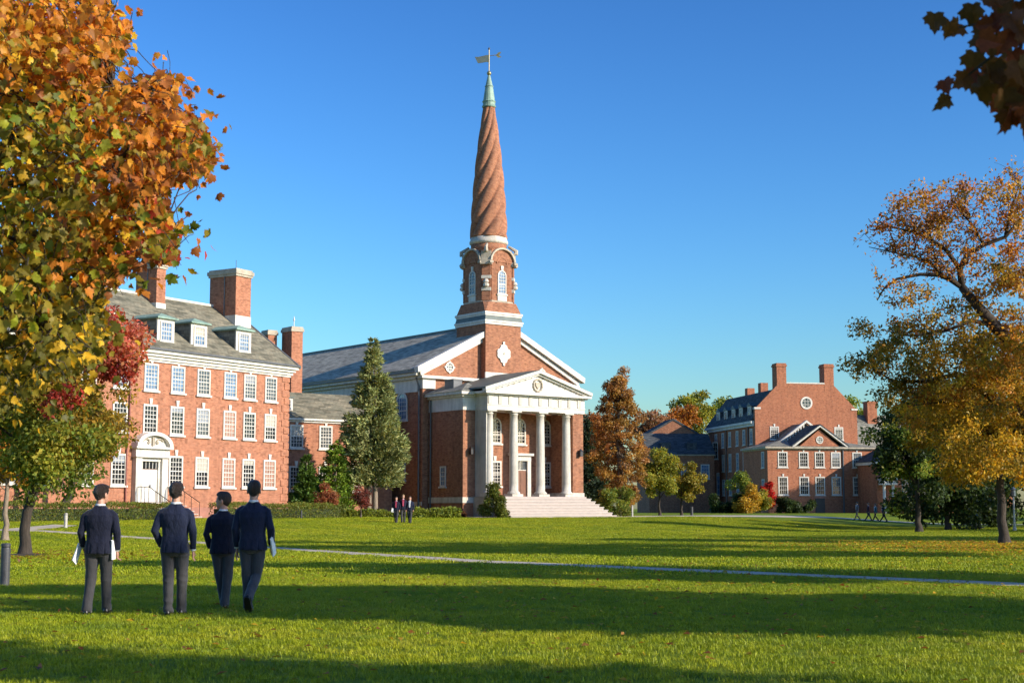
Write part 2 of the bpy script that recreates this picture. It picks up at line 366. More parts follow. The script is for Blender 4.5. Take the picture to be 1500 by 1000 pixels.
# ------------------------------------------------------------------ windows
WCACHE = {}
def win_mesh(w, h, rows, cols, arch, casing):
    key = (w, h, rows, cols, arch, casing)
    if key in WCACHE: return WCACHE[key]
    fr = MB(); c = casing
    hs_ = h - (w/2 if arch else 0)         # springing height
    if not arch:
        fr.box(-w/2, -w/2+c, -0.07, 0.01, 0, h).box(w/2-c, w/2, -0.07, 0.01, 0, h)
        fr.box(-w/2+c, w/2-c, -0.07, 0.01, h-c, h).box(-w/2+c, w/2-c, -0.068, 0.01, 0, c*0.9)
        fr.box(-w/2+c, w/2-c, -0.055, 0.0, h*0.5-0.03, h*0.5+0.03)
    else:
        fr.box(-w/2, -w/2+c, -0.07, 0.01, 0, hs_).box(w/2-c, w/2, -0.07, 0.01, 0, hs_).box(-w/2+c, w/2-c, -0.068, 0.01, 0, c*0.9)
        K = 10
        for k in range(K):
            a0, a1 = PI*k/K, PI*(k+1)/K; ro, ri = w/2, w/2-c
            q = [(ro*math.cos(a0), hs_+ro*math.sin(a0)), (ro*math.cos(a1), hs_+ro*math.sin(a1)), (ri*math.cos(a1), hs_+ri*math.sin(a1)), (ri*math.cos(a0), hs_+ri*math.sin(a0))]
            fr.prism(q, 'y', -0.07, 0.01)
        fr.box(-w/2+c, w/2-c, -0.055, 0.0, hs_*0.5-0.03, hs_*0.5+0.03)
    gl = MB(); e = 0.01
    if not arch: gl.prism([(-w/2+c-e, c*0.8), (w/2-c+e, c*0.8), (w/2-c+e, h-c+e), (-w/2+c-e, h-c+e)], 'y', -0.02, 0.003)
    else:
        p = [(-w/2+c-e, c*0.8), (w/2-c+e, c*0.8)] + [((w/2-c+e)*math.cos(PI*k/10), hs_+(w/2-c+e)*math.sin(PI*k/10)) for k in range(11)]
        gl.prism(p, 'y', -0.02, 0.003)
    mu = MB(); mw = 0.019; x0, x1 = -w/2+c, w/2-c; z0, z1 = c*0.9, h-c
    for i in range(1, cols):
        x = x0+(x1-x0)*i/cols; top = z1 if not arch else hs_+math.sqrt(max(0, (w/2-c)**2-x*x))
        mu.box(x-mw, x+mw, -0.042, -0.021, z0, top)
    for j in range(1, rows):
        if rows % 2 == 0 and j == rows//2 and not arch: continue
        z = z0+(z1-z0)*j/rows; hx = x1
        if arch and z > hs_: hx = math.sqrt(max(0.0004, (w/2-c)**2-(z-hs_)**2))
        mu.box(-hx, hx, -0.044, -0.0215, z-mw, z+mw)
    si = MB().box(-w/2-0.10, w/2+0.10, -0.14, 0.01, -0.12, -0.002)
    kt = h + (0.02 if not arch else 0.0)
    ke = MB().prism([(-0.085, kt), (0.085, kt), (0.14, kt+0.36), (-0.14, kt+0.36)], 'y', -0.09, 0.01)
    r = (fr.mesh('window', M['white']), gl.mesh('glass', None), mu.mesh('glazing_bars', M['white']), si.mesh('sill', M['white']), ke.mesh('keystone', M['white']))
    WCACHE[key] = r; return r
GLCACHE = {}; BLCACHE = {}; WRND = random.Random(77)
def window(parent, x, y, z, w, h, rows=6, cols=4, rz=0.0, gl='glass_dark', arch=False, casing=0.12, key=True, sill=True):
    fr, g, mu, si, ke = win_mesh(w, h, rows, cols, arch, casing)
    gk = (g.name, gl)
    if gk not in GLCACHE:
        g2 = g.copy(); g2.materials.clear(); g2.materials.append(M[gl]); GLCACHE[gk] = g2
    o = link('window', fr, parent, (x, y, z), rz)
    link('glass', GLCACHE[gk], o); link('glazing_bars', mu, o)
    if not arch and gl != 'glass_blind' and WRND.random() < 0.45:
        fr_h = WRND.choice((0.14, 0.25, 0.36, 0.5)); col = WRND.choice(('blind_cream', 'blind_grey')); bk = (w, h, casing, fr_h, col)
        if bk not in BLCACHE: BLCACHE[bk] = MB().box(-w/2+casing+0.01, w/2-casing-0.01, -0.0208, -0.0202, h-casing-fr_h*(h-2*casing), h-casing-0.005).mesh('blind', M[col])
        link('blind', BLCACHE[bk], o)
    if sill: link('sill', si, o)
    if key: link('keystone', ke, o)
    return o
def round_window(parent, x, y, z, r, rz=0.0, gl='glass_dark', ears=True):
    f = MB(); K = 20
    for k in range(K):
        a0, a1 = 2*PI*k/K, 2*PI*(k+1)/K; q = [(rr*math.cos(a), rr*math.sin(a)) for rr, a in ((r, a0), (r, a1), (r*0.72, a1), (r*0.72, a0))]
        f.prism(q, 'y', -0.08, 0.01)
    if ears:
        for a in (0, PI/2, PI, 3*PI/2):
            c, s = math.cos(a), math.sin(a); f.prism([(r*0.98*c-0.12*r*s*1.5, r*0.98*s+0.12*r*c*1.5), (r*0.98*c+0.12*r*s*1.5, r*0.98*s-0.12*r*c*1.5), (r*1.2*c+0.15*r*s, r*1.2*s-0.15*r*c), (r*1.2*c-0.15*r*s, r*1.2*s+0.15*r*c)], 'y', -0.085, 0.008)
    o = link('round_window', f.mesh('round_window', M['white']), parent, (x, y, z), rz)
    link('glass', MB().prism([(r*0.74*math.cos(2*PI*k/K), r*0.74*math.sin(2*PI*k/K)) for k in range(K)], 'y', -0.02, 0.003).mesh('glass', M[gl]), o)
    mu = MB()
    for d in (-0.25, 0.25):
        hh = math.sqrt(0.72**2-d*d)
        mu.box(d*r-0.03, d*r+0.03, -0.05, -0.021, -hh*r, hh*r).box(-hh*r, hh*r, -0.052, -0.0215, d*r-0.03, d*r+0.03)
    link('glazing_bars', mu.mesh('glazing_bars', M['white']), o); return o

# ================================================================== LEFT HALL
LH = empty('brick_hall', (-15.92, 104.0, 0), R(58.5))
tag(LH, 'long three-storey orange brick hall with dormers, tall chimneys and a white arched doorway', 'building')
U0, U1, DV = -30.0, 0.30, 12.0
MB().box(U0, U1, 0, DV, 0.3, 11.0).build('wall', M['brick_left'], LH)
bx('base_course', M['brick_pink'], LH, U0-0.05, U1+0.05, -0.06, -0.0, 0.3, 1.60)
cor = MB()
for (p, z0, z1) in ((0.10, 10.72, 10.86), (0.20, 10.86, 11.06), (0.34, 11.06, 11.24), (0.50, 11.24, 11.44)):
    cor.box(U0-p, U1+p, -p, DV+p, z0, z1)
cor.build('cornice', M['white'], LH)
bx('gutter', M['lead'], LH, U0-0.55, U1+0.55, -0.62, -0.44, 11.44, 11.58)
rf = MB(); zr = 16.05; ze = 11.50
rf.prism([(-0.55, ze), (6.0, zr), (DV+0.55, ze)], 'x', U0, U1+0.45)
roof = rf.build('roof', M['slate_brown'], LH)
bx('ridge_cap', M['white'], roof, U0, U1+0.45, 5.88, 6.12, zr-0.06, zr+0.10)
sl = (zr-ze)/6.55
ver = MB().prism([(-0.58, ze+0.02), (6.0, zr+0.06), (6.0, zr-0.16), (-0.58, ze-0.16)], 'x', U1+0.45, U1+0.62)
ver.build('verge_board', M['lead'], roof)
q = MB(); z = 1.0; k = 0
while z < 10.5:
    L_ = 0.75 if k % 2 == 0 else 0.5
    bx('quoin', M['brick_left'], LH, U1-L_, U1+0.045, -0.045, L_*0.8, z, z+0.42); z += 0.52; k += 1
for ch_u, ch_v, w_, d_, zt in ((-1.25, 3.75, 1.6, 2.5, 18.1), (-8.25, 4.55, 0.85, 1.95, 17.75)):
    c = MB().box(ch_u, ch_u+w_, ch_v, ch_v+d_, 13.5, zt).build('chimney', M['brick_left'], LH)
    MB().box(ch_u-0.09, ch_u+w_+0.09, ch_v-0.09, ch_v+d_+0.09, zt, zt+0.16).box(ch_u-0.16, ch_u+w_+0.16, ch_v-0.16, ch_v+d_+0.16, zt+0.16, zt+0.42).box(ch_u-0.06, ch_u+w_+0.06, ch_v-0.06, ch_v+d_+0.06, zt+0.42, zt+0.55).build('chimney_cap', M['stone_dirty'], c)
    MB().box(ch_u-0.03, ch_u+w_+0.03, ch_v-0.03, ch_v+d_*0.4, zr-3.3+ch_v*0.35, zr-1.35+ch_v*0.15).build('flashing', M['white'], c)
    MB().tube([(ch_u-0.05, ch_v+d_*0.42, 14), (ch_u-0.05, ch_v+d_*0.42, zt+0.45)], 0.04, 5).tube([(ch_u+w_*0.5, ch_v+d_*0.3, zt+0.5), (ch_u+w_*0.5, ch_v+d_*0.3, zt+1.3)], 0.02, 4).build('lightning_rod', M['lead'], c)
for uc in (-22.0, -16.5, -11.35, -8.30, -3.95):
    v0 = 0.55; zb = ze+sl*(v0+0.55)-0.05; zt = zb+1.42; w2 = 0.72; vb = (zt-ze)/sl-0.55
    d = MB().prism([(v0, zb-0.25), (v0, zt), (vb+0.2, zt), (vb+0.2, zt-0.1)], 'x', uc-w2, uc+w2).build('dormer', M['slate_grey'], LH)
    MB().box(uc-w2-0.04, uc+w2+0.04, v0-0.05, v0+0.06, zb-0.12, zt).build('dormer_front', M['white'], d)
    rt = zt+0.42; vb2 = (rt-ze)/sl-0.55
    MB().add([(uc-w2-0.22, v0-0.26, zt), (uc+w2+0.22, v0-0.26, zt), (uc+w2+0.22, vb+0.3, zt), (uc-w2-0.22, vb+0.3, zt), (uc, v0+0.40, rt), (uc, vb2+0.3, rt),
              (uc-w2-0.22, v0-0.26, zt+0.09), (uc+w2+0.22, v0-0.26, zt+0.09), (uc+w2+0.22, vb+0.3, zt+0.09), (uc-w2-0.22, vb+0.3, zt+0.09)],
             [(0, 3, 2, 1), (0, 1, 7, 6), (1, 2, 8, 7), (3, 0, 6, 9), (2, 3, 9, 5, 8), (6, 7, 4), (7, 8, 5, 4), (9, 6, 4, 5)]).build('dormer_roof', M['copper'], d)
    fr, g, mu, si, ke = win_mesh(1.05, 1.28, 4, 4, False, 0.10)
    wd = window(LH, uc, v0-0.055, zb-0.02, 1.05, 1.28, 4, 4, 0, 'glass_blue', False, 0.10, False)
COLS = [-26.5, -24.0, -21.5, -18.2, -15.6, -13.05, -10.70, -8.33, -5.78, -3.82, -1.66]
rnd = random.Random(3)
for i, uc in enumerate(COLS):
    near_end = i >= 8
    if abs(uc+13.05) > 0.1:
        gl = ['glass_dark', 'glass_dark', 'glass_blind', 'glass_dark', 'glass_blind'][[6, 7, 8, 9, 10].index(i)] if i >= 6 else 'glass_dark'
        window(LH, uc, 0, 2.93, 1.24, 1.93, 6, 4, 0, gl)
    window(LH, uc, 0, 6.20, 1.22, 1.82, 6, 4, 0, 'glass_blind' if i == 8 else ('glass_grey' if i == 7 else 'glass_dark'))
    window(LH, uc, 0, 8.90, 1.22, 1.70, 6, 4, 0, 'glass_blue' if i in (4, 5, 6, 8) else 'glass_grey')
dp = MB().tube([(-15.0, -0.10, 1.0), (-15.0, -0.10, 5.4), (-14.85, -0.10, 5.9), (-14.85, -0.10, 10.7)], 0.055, 6).build('downpipe', plain('red_pipe', (0.25, 0.07, 0.05)), LH)
# doorway
UD = -13.05
po = MB()
for s in (-1, 1): po.box(UD+s*1.12-0.26, UD+s*1.12+0.26, -0.34, 0.0, 1.92, 4.72)
po.box(UD-0.86, UD-0.70, -0.16, 0.0, 1.92, 4.5).box(UD+0.70, UD+0.86, -0.16, 0.0, 1.92, 4.5).box(UD-0.86, UD+0.86, -0.20, 0, 4.45, 4.72)
portal = po.build('doorway', M['white'], LH)
MB().box(UD-1.45, UD+1.45, -0.38, 0, 4.72, 5.22).box(UD-1.58, UD+1.58, -0.58, 0, 5.22, 5.36).box(UD-1.5, UD+1.5, -0.46, 0, 4.68, 4.76).build('entablature', M['white'], portal)
pd = MB(); K = 14; rr = 1.30
for k in range(K):
    a0, a1 = PI*k/K, PI*(k+1)/K
    pd.prism([(UD+1.55*math.cos(a0), 5.36+0.92*math.sin(a0)), (UD+1.55*math.cos(a1), 5.36+0.92*math.sin(a1)), (UD+1.25*math.cos(a1), 5.36+0.70*math.sin(a1)), (UD+1.25*math.cos(a0), 5.36+0.70*math.sin(a0))], 'y', -0.60, 0.0)
pd.prism([(UD+1.27*math.cos(PI*k/K), 5.36+0.72*math.sin(PI*k/K)) for k in range(K+1)], 'y', -0.30, 0.0)
pd.build('arched_pediment', M['white'], portal)
sc = MB()
for s in (-1, 1):
    pts = [(UD+s*(0.62-0.05*t)*1.0 + s*0.26*math.cos(t*1.0)*(1-t/9), -0.36, 5.66+0.22*math.sin(t)*(1-t/9)) for t in np.linspace(0.2, 7.0, 22)]
    sc.tube(pts, 0.05, 5)
sc.box(UD-0.1, UD+0.1, -0.42, -0.3, 5.42, 5.95); sc.build('scroll_ornament', M['stone_dirty'], portal)
dr = bx('door', M['white'], LH, UD-0.70, UD+0.70, -0.06, -0.012, 1.92, 3.95)
pn = MB()
for s in (-1, 1):
    for (a, b) in ((2.1, 2.7), (2.85, 3.75)): pn.box(UD+s*0.35-0.22, UD+s*0.35+0.22, -0.085, -0.055, a, b)
pn.build('door_panel', plain('shaded_white', (0.62, 0.62, 0.58)), dr)
MB().tube([(UD+0.07, -0.12, 2.85), (UD+0.07, -0.12, 3.0)], 0.03, 6).build('door_handle', M['iron'], dr)
bx('fanlight', M['glass_dark'], LH, UD-0.70, UD+0.70, -0.05, -0.012, 3.99, 4.45)
fb = MB()
for k in range(5): fb.box(UD-0.6+k*0.29, UD-0.56+k*0.29, -0.075, -0.051, 3.99, 4.45)
fb.build('fanlight_bars', M['white'], LH)
for k in range(6):
    st = bx('step', M['brick_left'], LH, UD-1.35, UD+1.35, -1.3-0.33*(k+1), -1.3-0.33*k if k else -0.60, 0.4, 1.84-0.17*k)
    bx('tread', M['tread'], st, UD-1.38, UD+1.38, -1.34-0.33*(k+1), -1.3-0.33*k if k else -0.60, 1.84-0.17*k, 1.885-0.17*k)
for s in (-1, 1):
    rl = MB(); x = UD+s*1.25
    top = [(x, -0.4, 2.85), (x, -1.35, 2.85), (x, -3.2, 1.9)]; rl.tube(top, 0.025, 5)
    for (yy, zb, zt) in [(-0.42, 1.9, 2.85), (-0.7, 1.9, 2.85), (-1.0, 1.9, 2.85), (-1.35, 1.9, 2.85), (-1.9, 1.5, 2.57), (-2.5, 1.2, 2.26), (-3.2, 0.9, 1.9)]:
        rl.tube([(x, yy, zb-0.2), (x, yy, zt)], 0.017, 4)
    rl.build('railing', M['iron'], LH)

# ================================================================== CHURCH
CH = empty('church', (-6.96, 115.0, 0), R(38))
tag(CH, 'brown brick church with a four-column portico and a tall spiral brick spire', 'church')
W = 15.5; LN = 34.0; EZ = 12.05; AP = 16.35
MB().prism([(0, 0.4), (W, 0.4), (W, EZ), (W/2, AP-0.35), (0, EZ)], 'y', 0, LN).build('nave_wall', M['brick_church'], CH)
nr = MB()
for s in (0, 1):
    a = [(-0.55, 12.18), (W/2, AP), (W/2, AP+0.22), (-0.60, 12.36)]
    if s: a = [(W-x, z) for x, z in a][::-1]
    nr.prism(a, 'y', 0.02, LN+0.3)
nroof = nr.build('roof', M['slate_nave'], CH)
bx('ridge_cap', M['copper_dark'], nroof, W/2-0.14, W/2+0.14, 3.8, LN+0.3, AP+0.16, AP+0.33)
# raking cornices
rc = MB()
for s in (0, 1):
    a = [(-0.75, 12.02), (W/2, AP-0.12), (W/2, AP+0.36), (-0.80, 12.46)]
    b = [(-0.30, 11.80), (W/2, AP-0.50), (W/2, AP-0.12), (-0.40, 12.10)]
    for poly, y0, y1 in ((a, -0.50, 0.02), (b, -0.22, 0.0)):
        if s: poly = [(W-x, z) for x, z in poly][::-1]
        rc.prism(poly, 'y', y0, y1)
rc.build('raking_cornice', M['white'], CH)
bx('gable_cornice', M['white'], CH, -0.30, 5.2, -0.36, -0.0, 11.62, 11.84); bx('gable_cornice', M['white'], CH, 9.7, W+0.3, -0.36, -0.0, 11.62, 11.84)
bx('corner_block', M['white'], CH, -0.06, 1.15, -0.10, 0.6, 10.82, 11.60); bx('corner_block', M['white'], CH, W-1.15, W+0.06, -0.10, 0.6, 10.82, 11.60)
MB().box(-0.08, 0.0, 0.62, LN, 10.6, 11.6).box(-0.30, 0.0, 0.02, LN, 11.6, 11.84).box(-0.62, -0.05, 0.02, LN, 11.84, 12.06).build('eaves_cornice', M['white'], CH)
bx('gutter', M['lead'], CH, -0.78, -0.60, 0.05, LN, 12.06, 12.20)
bx('plinth_band', M['stone'], CH, -0.05, 0.0, 0.0, LN, 1.75, 2.05)
for (v, zz) in ((2.85, 8.45), (8.2, 8.45), (13.6, 8.45)):
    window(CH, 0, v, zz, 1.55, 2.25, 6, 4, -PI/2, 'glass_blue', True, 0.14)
for v in (3.05, 8.2, 13.6): window(CH, 0, v, 3.75, 1.5, 1.65, 4, 4, -PI/2, 'glass_grey', False, 0.12)
MB().tube([(-0.12, 0.35, 0.6), (-0.12, 0.35, 11.0), (-0.4, 0.35, 11.7)], 0.07, 6).build('downpipe', M['lead'], CH)
for uu, zz in ((2.55, 12.62), (11.95, 12.62)): round_window(CH, uu, -0.0, zz, 0.42, 0, 'glass_grey')
# narthex
NZ = 8.95
MB().box(0.62, 1.85, -4.5, 0, 0.4, NZ).box(1.85, 11.3, -3.2, 0, 0.4, NZ).build('narthex_wall', M['brick_church'], CH)
MB().box(0.56, 1.75, -4.56, -4.5, 1.95, 2.38).box(0.56, 0.62, -4.5, -0.02, 1.95, 2.38).build('plinth_band', M['stone'], CH)
MB().box(0.58, 1.76, -4.54, 0.0-0.02, NZ, 9.95).box(0.42, 1.76, -4.70, -0.02, 9.95, 10.12).box(0.18, 1.74, -4.94, -0.02, 10.12, 10.36).build('narthex_cornice', M['white'], CH)
MB().frustum((0.10, 2.2, -5.0, -0.02), (2.1, 2.2, -3.0, -0.02), 10.36, 11.15).build('narthex_roof', M['slate_grey'], CH)
MB().box(1.1, 1.9, -2.6, -1.4, 10.6, 11.35).box(1.05, 1.95, -2.65, -1.35, 11.35, 11.45).build('roof_vent', M['lead'], CH)
window(CH, 0.62, -1.95, 3.2, 0.75, 1.55, 4, 2, -PI/2, 'glass_blue', False, 0.12, False)
MB().tube([(0.52, -0.35, 0.6), (0.52, -0.35, 9.9)], 0.06, 6).build('downpipe', M['lead'], CH)
# wall lantern on pier
for (uu, vv) in ((1.2, -4.56), (10.85, -5.96)):
    MB().box(uu-0.05, uu+0.05, vv-0.25, vv+0.05, 6.0, 6.06).box(uu-0.13, uu+0.13, vv-0.38, vv-0.12, 5.6, 6.0).frustum((uu-0.16, uu+0.16, vv-0.41, vv-0.09), (uu-0.03, uu+0.03, vv-0.28, vv-0.22), 6.0, 6.18).build('wall_lantern', M['iron'], CH)
# portico
MB().box(1.78, 11.3, -6.35, -0.0, 2.12, 2.44).build('portico_floor', M['step'], CH)
for k in range(7):
    f = 0.34*k; g = 0.14*k
    zt = 2.30-0.215*k; st = bx('step', M['step'], CH, 1.9, 11.3+g+0.16, -6.35-f-0.34, -6.35-f, 0.3, zt-0.05)
    bx('tread', M['tread'], st, 1.88, 11.3+g+0.19, -6.35-f-0.385, -6.35-f, zt-0.05, zt)
    if k:
        st = bx('step_return', M['step'], CH, 11.3+g-0.04, 11.3+g+0.16, -6.35-f, -3.4, 0.3, zt-0.05); bx('tread', M['tread'], st, 11.3+g-0.04, 11.3+g+0.19, -6.35-f, -3.4, zt-0.05, zt)
MB().box(10.22, 11.28, -6.0, -3.2, 2.44, NZ).build('brick_pier', M['brick_church'], CH)
bx('pier_base', M['stone'], CH, 10.16, 11.34, -6.06, -3.2, 1.95, 2.75)
bx('white_pilaster', M['stone'], CH, 1.76, 1.98, -5.9, -4.3, 2.44, NZ)
bx('portico_cheek', M['stone_dirty'], CH, 1.60, 1.90, -6.6, -4.5, 0.3, 2.44)
for uc in (2.12, 4.50, 7.12, 9.74):
    rb, rt2 = 0.36, 0.30; prof = [(rb+0.13, 2.62), (rb+0.15, 2.70), (rb+0.08, 2.78), (rb+0.02, 2.84)]
    H0, H1 = 2.84, 8.62
    for j in range(11):
        s = j/10; prof.append((rb-(rb-rt2)*(s**1.6), H0+(H1-H0)*s))
    prof += [(rt2+0.05, 8.64), (rt2+0.05, 8.70), (rt2, 8.71), (rt2+0.03, 8.76), (rt2+0.12, 8.82)]
    c = MB().lathe(prof, 24, (uc, -5.75)).build('column', M['stone'], CH, True)
    MB().box(uc-0.52, uc+0.52, -6.27, -5.23, 2.44, 2.62).build('column_base', M['stone'], c)
    MB().box(uc-0.45, uc+0.45, -6.20, -5.30, 8.82, 8.95).build('column_capital', M['stone'], c)
PX0, PX1 = 1.72, 11.36
MB().box(PX0, PX1, -6.10, -4.52, 8.95, 9.28).box(PX0-0.04, PX1+0.04, -6.14, -4.5, 9.28, 9.36).box(PX0, PX1, -6.10, -4.52, 9.36, 10.05).build('entablature', M['white'], CH)
u = PX0+0.06; 
while u < PX1-0.3:
    MB().box(u, u+0.34, -6.16, -6.10, 9.38, 10.02).build('frieze_block', M['stone'], CH); u += 0.98
MB().box(PX0+0.2, PX1-0.1, -4.5, -3.2, 8.97, 9.0).build('porch_ceiling', M['white'], CH)
MB().box(PX0-0.18, PX1+0.18, -6.28, -4.4, 10.05, 10.16).box(PX0-0.42, PX1+0.42, -6.52, -4.2, 10.16, 10.34).build('portico_cornice', M['white'], CH)
MC = (PX0+PX1)/2; PA = 11.90
MB().prism([(PX0-0.1, 10.34), (PX1+0.1, 10.34), (MC, PA-0.12)], 'y', -6.14, -0.3).build('tympanum', M['white'], CH)
rk = MB()
for s in (0, 1):
    for (o0, o1, y0) in ((0.0, 0.24, -6.55), (-0.16, 0.0, -6.34)):
        a = [(PX0-0.48, 10.36+o0), (MC, PA+o0), (MC, PA+o1), (PX0-0.48, 10.36+o1)]
        if s: a = [(2*MC-x, z) for x, z in a][::-1]
        rk.prism(a, 'y', y0, -6.1)
rk.build('pediment_moulding', M['white'], CH)
pr = MB()
for s in (0, 1):
    a = [(PX0-0.5, 10.50), (MC, PA+0.12), (MC, PA+0.27), (PX0-0.5, 10.63)]
    if s: a = [(2*MC-x, z) for x, z in a][::-1]
    pr.prism(a, 'y', -6.5, -0.02)
pr.build('portico_roof', M['copper_dark'], CH)
md = MB(); n = 18
for k in range(1, n):
    x = PX0-0.3+(PX1-PX0+0.6)*k/n; zt = 10.36+(PA-10.36)*(1-abs(x-MC)/(MC-PX0+0.48))
    md.box(x-0.07, x+0.07, -6.32, -6.16, zt-0.20, zt-0.05)
md.build('modillion_row', M['stone_dirty'], CH)
# wreath and shield
wr = MB()
for k in range(16):
    a = 2*PI*k/16; wr.lathe([(0.02, -0.09), (0.085, -0.03), (0.085, 0.03), (0.02, 0.09)], 6, (0, 0))
wv = []; wr = MB()
ring = [(MC+0.42*math.cos(t), -6.20, 10.98+0.46*math.sin(t)) for t in np.linspace(0, 2*PI, 25)]
wr.tube(ring, [0.07+0.03*(k % 2) for k in range(25)], 6)
wr.prism([(MC-0.22, 11.2), (MC+0.22, 11.2), (MC+0.22, 10.95), (MC, 10.70), (MC-0.22, 10.95)], 'y', -6.24, -6.14)
wr.build('shield_wreath', M['stone_dirty'], CH)
# porch wall openings
for uc in (4.62, 7.05, 9.62): window(CH, uc, -3.2, 6.55, 1.25, 2.05, 7, 4, 0, 'glass_dark', True, 0.13)
for uc in (4.62, 9.62): window(CH, uc, -3.2, 3.25, 1.25, 1.95, 7, 4, 0, 'glass_dark', False, 0.13)
ds = MB().box(6.05, 6.40, -3.42, -3.2, 2.44, 5.25).box(7.72, 8.07, -3.42, -3.2, 2.44, 5.25).box(6.05, 8.07, -3.44, -3.2, 5.25, 5.65).box(5.9, 8.22, -3.62, -3.2, 5.65, 5.84).build('door_surround', M['white'], CH)
dd = bx('church_door', M['door'], CH, 6.40, 7.72, -3.27, -3.205, 2.46, 4.50)
MB().box(6.50, 6.98, -3.295, -3.272, 2.65, 3.4).box(7.14, 7.62, -3.295, -3.272, 2.65, 3.4).box(6.50, 6.98, -3.295, -3.272, 3.55, 4.35).box(7.14, 7.62, -3.295, -3.272, 3.55, 4.35).build('door_panel', M['door'], dd)
bx('transom_light', M['glass_grey'], CH, 6.40, 7.72, -3.26, -3.205, 4.56, 5.25); bx('transom_bar', M['white'], CH, 6.40, 7.72, -3.30, -3.205, 4.50, 4.56)
bx('transom_frame', M['white'], CH, 7.03, 7.09, -3.285, -3.262, 4.56, 5.25)
# tower
TX, TY, TW, TD = 7.45, 1.35, 1.80, 1.98
def tsq(k, dz=0): return (TX-TW-k, TX+TW+k, TY-TD-k, TY+TD+k)
MB().box(TX-TW, TX+TW, TY-TD, TY+TD, 9, 16.28).build('tower_base', M['brick_church'], CH)
MB().box(TX-TW-0.03, TX+TW+0.03, TY-TD-0.05, TY-TD+0.1, 11.75, 12.38).build('tower_band', M['white'], CH)
MB().box(TX-TW-0.02, TX+TW+0.02, TY-TD-0.06, TY-TD+0.1, 9.5, 11.74).build('copper_apron', M['copper'], CH)
a = tsq(0.10); MB().box(*a[:2], a[2], a[3], 16.28, 16.48).box(*tsq(0.16), 16.48, 16.62).build('tower_band', M['white'], CH)
MB().frustum(tsq(0.10), tsq(0.02), 16.62, 16.98).build('tower_skirt', M['copper_dark'], CH)
MB().box(*tsq(0.06), 16.98, 17.12).box(*tsq(0.12), 17.12, 17.30).build('tower_band', M['white'], CH)
ro = MB(); K = 28; rp = []
for k in range(K):
    t = 2*PI*k/K; r = 0.64+0.05*math.cos(4*t)-0.05*math.cos(8*t); rp.append((TX+r*math.cos(t), 13.95+r*1.12*math.sin(t)))
ro.prism(rp, 'y', TY-TD-0.10, TY-TD).box(TX-0.09, TX+0.09, TY-TD-0.11, TY-TD, 14.5, 14.92).box(TX-0.09, TX+0.09, TY-TD-0.11, TY-TD, 12.98, 13.4)
ro = ro.build('quatrefoil_panel', M['white'], CH)
MB().lathe([(0.09, -0.02), (0.09, 0.02)], 10).build('boss', M['stone_dirty'], ro)
for c in ro.children: c.location = (TX, TY-TD-0.12, 13.95); c.rotation_euler = (PI/2, 0, 0)
def oct_(hx, hy, ch): return [(TX-hx+ch, TY-hy), (TX+hx-ch, TY-hy), (TX+hx, TY-hy+ch), (TX+hx, TY+hy-ch), (TX+hx-ch, TY+hy), (TX-hx+ch, TY+hy), (TX-hx, TY+hy-ch), (TX-hx, TY-hy+ch)]
lf = MB()
ra = [(x, y, 17.30) for x, y in oct_(1.84, 1.98, 0.03)]; rb_ = [(x, y, 18.15) for x, y in oct_(1.72, 1.84, 0.34)]
lf.rings([ra, rb_]); lf.build('lantern_base', M['brick_church'], CH)
lz0, lz1 = 18.15, 22.0
HX, HY, CC = 1.64, 1.76, 0.64
lf = MB().prism(oct_(HX, HY, CC), 'z', lz0, lz1); lf.build('lantern_wall', M['brick_church'], CH)
MB().prism(oct_(HX+0.06, HY+0.06, CC), 'z', 18.15, 18.27).build('lantern_sill_band', M['stone_dirty'], CH)
lw = HX-CC
for rz, px, py in ((0, TX, TY-HY), (-PI/2, TX-HX, TY), (PI/2, TX+HX, TY), (PI, TX, TY+HY)):
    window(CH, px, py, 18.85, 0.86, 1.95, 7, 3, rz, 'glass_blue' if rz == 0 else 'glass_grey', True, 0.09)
    bx_ = MB().box(-0.46, 0.46, -0.08, 0.0, 18.28, 18.83); o = bx_.build('window_apron', M['white'], CH); o.location = (px, py, 0); o.rotation_euler = (0, 0, rz)
    # arched hood over each face
    hd = MB(); K = 10; wA = (lw+0.30)
    for k in range(K):
        a0, a1 = PI*k/K, PI*(k+1)/K
        hd.prism([(rr2*math.cos(a)*1.0, 21.45+rr2*0.92*math.sin(a)) for rr2, a in ((wA, a0), (wA, a1), (wA-0.15, a1), (wA-0.15, a0))], 'y', -0.24, 0.0)
    hd.box(-wA-0.12, -wA+0.22, -0.32, 0.0, 21.30, 21.46).box(wA-0.22, wA+0.12, -0.32, 0.0, 21.30, 21.46)
    o = hd.build('arched_hood', M['stone_dirty'], CH); o.location = (px, py, 0); o.rotation_euler = (0, 0, rz)
    o = MB().prism([(wA*0.96*math.cos(PI*k/K), 21.45+wA*0.88*math.sin(PI*k/K)) for k in range(K+1)], 'y', -0.05, 0.9).build('arch_fill', M['brick_church'], CH); o.location = (px, py, 0); o.rotation_euler = (0, 0, rz)
    bl = MB(); r2 = lw*0.50
    for k in range(12):
        a0, a1 = PI*k/12, PI*(k+1)/12
        bl.prism([(r*math.cos(a), 21.35+r*math.sin(a)) for r, a in ((r2+0.06, a0), (r2+0.06, a1), (r2-0.04, a1), (r2-0.04, a0))], 'y', -0.08, 0.0)
    o = bl.build('blind_arch', M['spire'], CH); o.location = (px, py, 0); o.rotation_euler = (0, 0, rz)
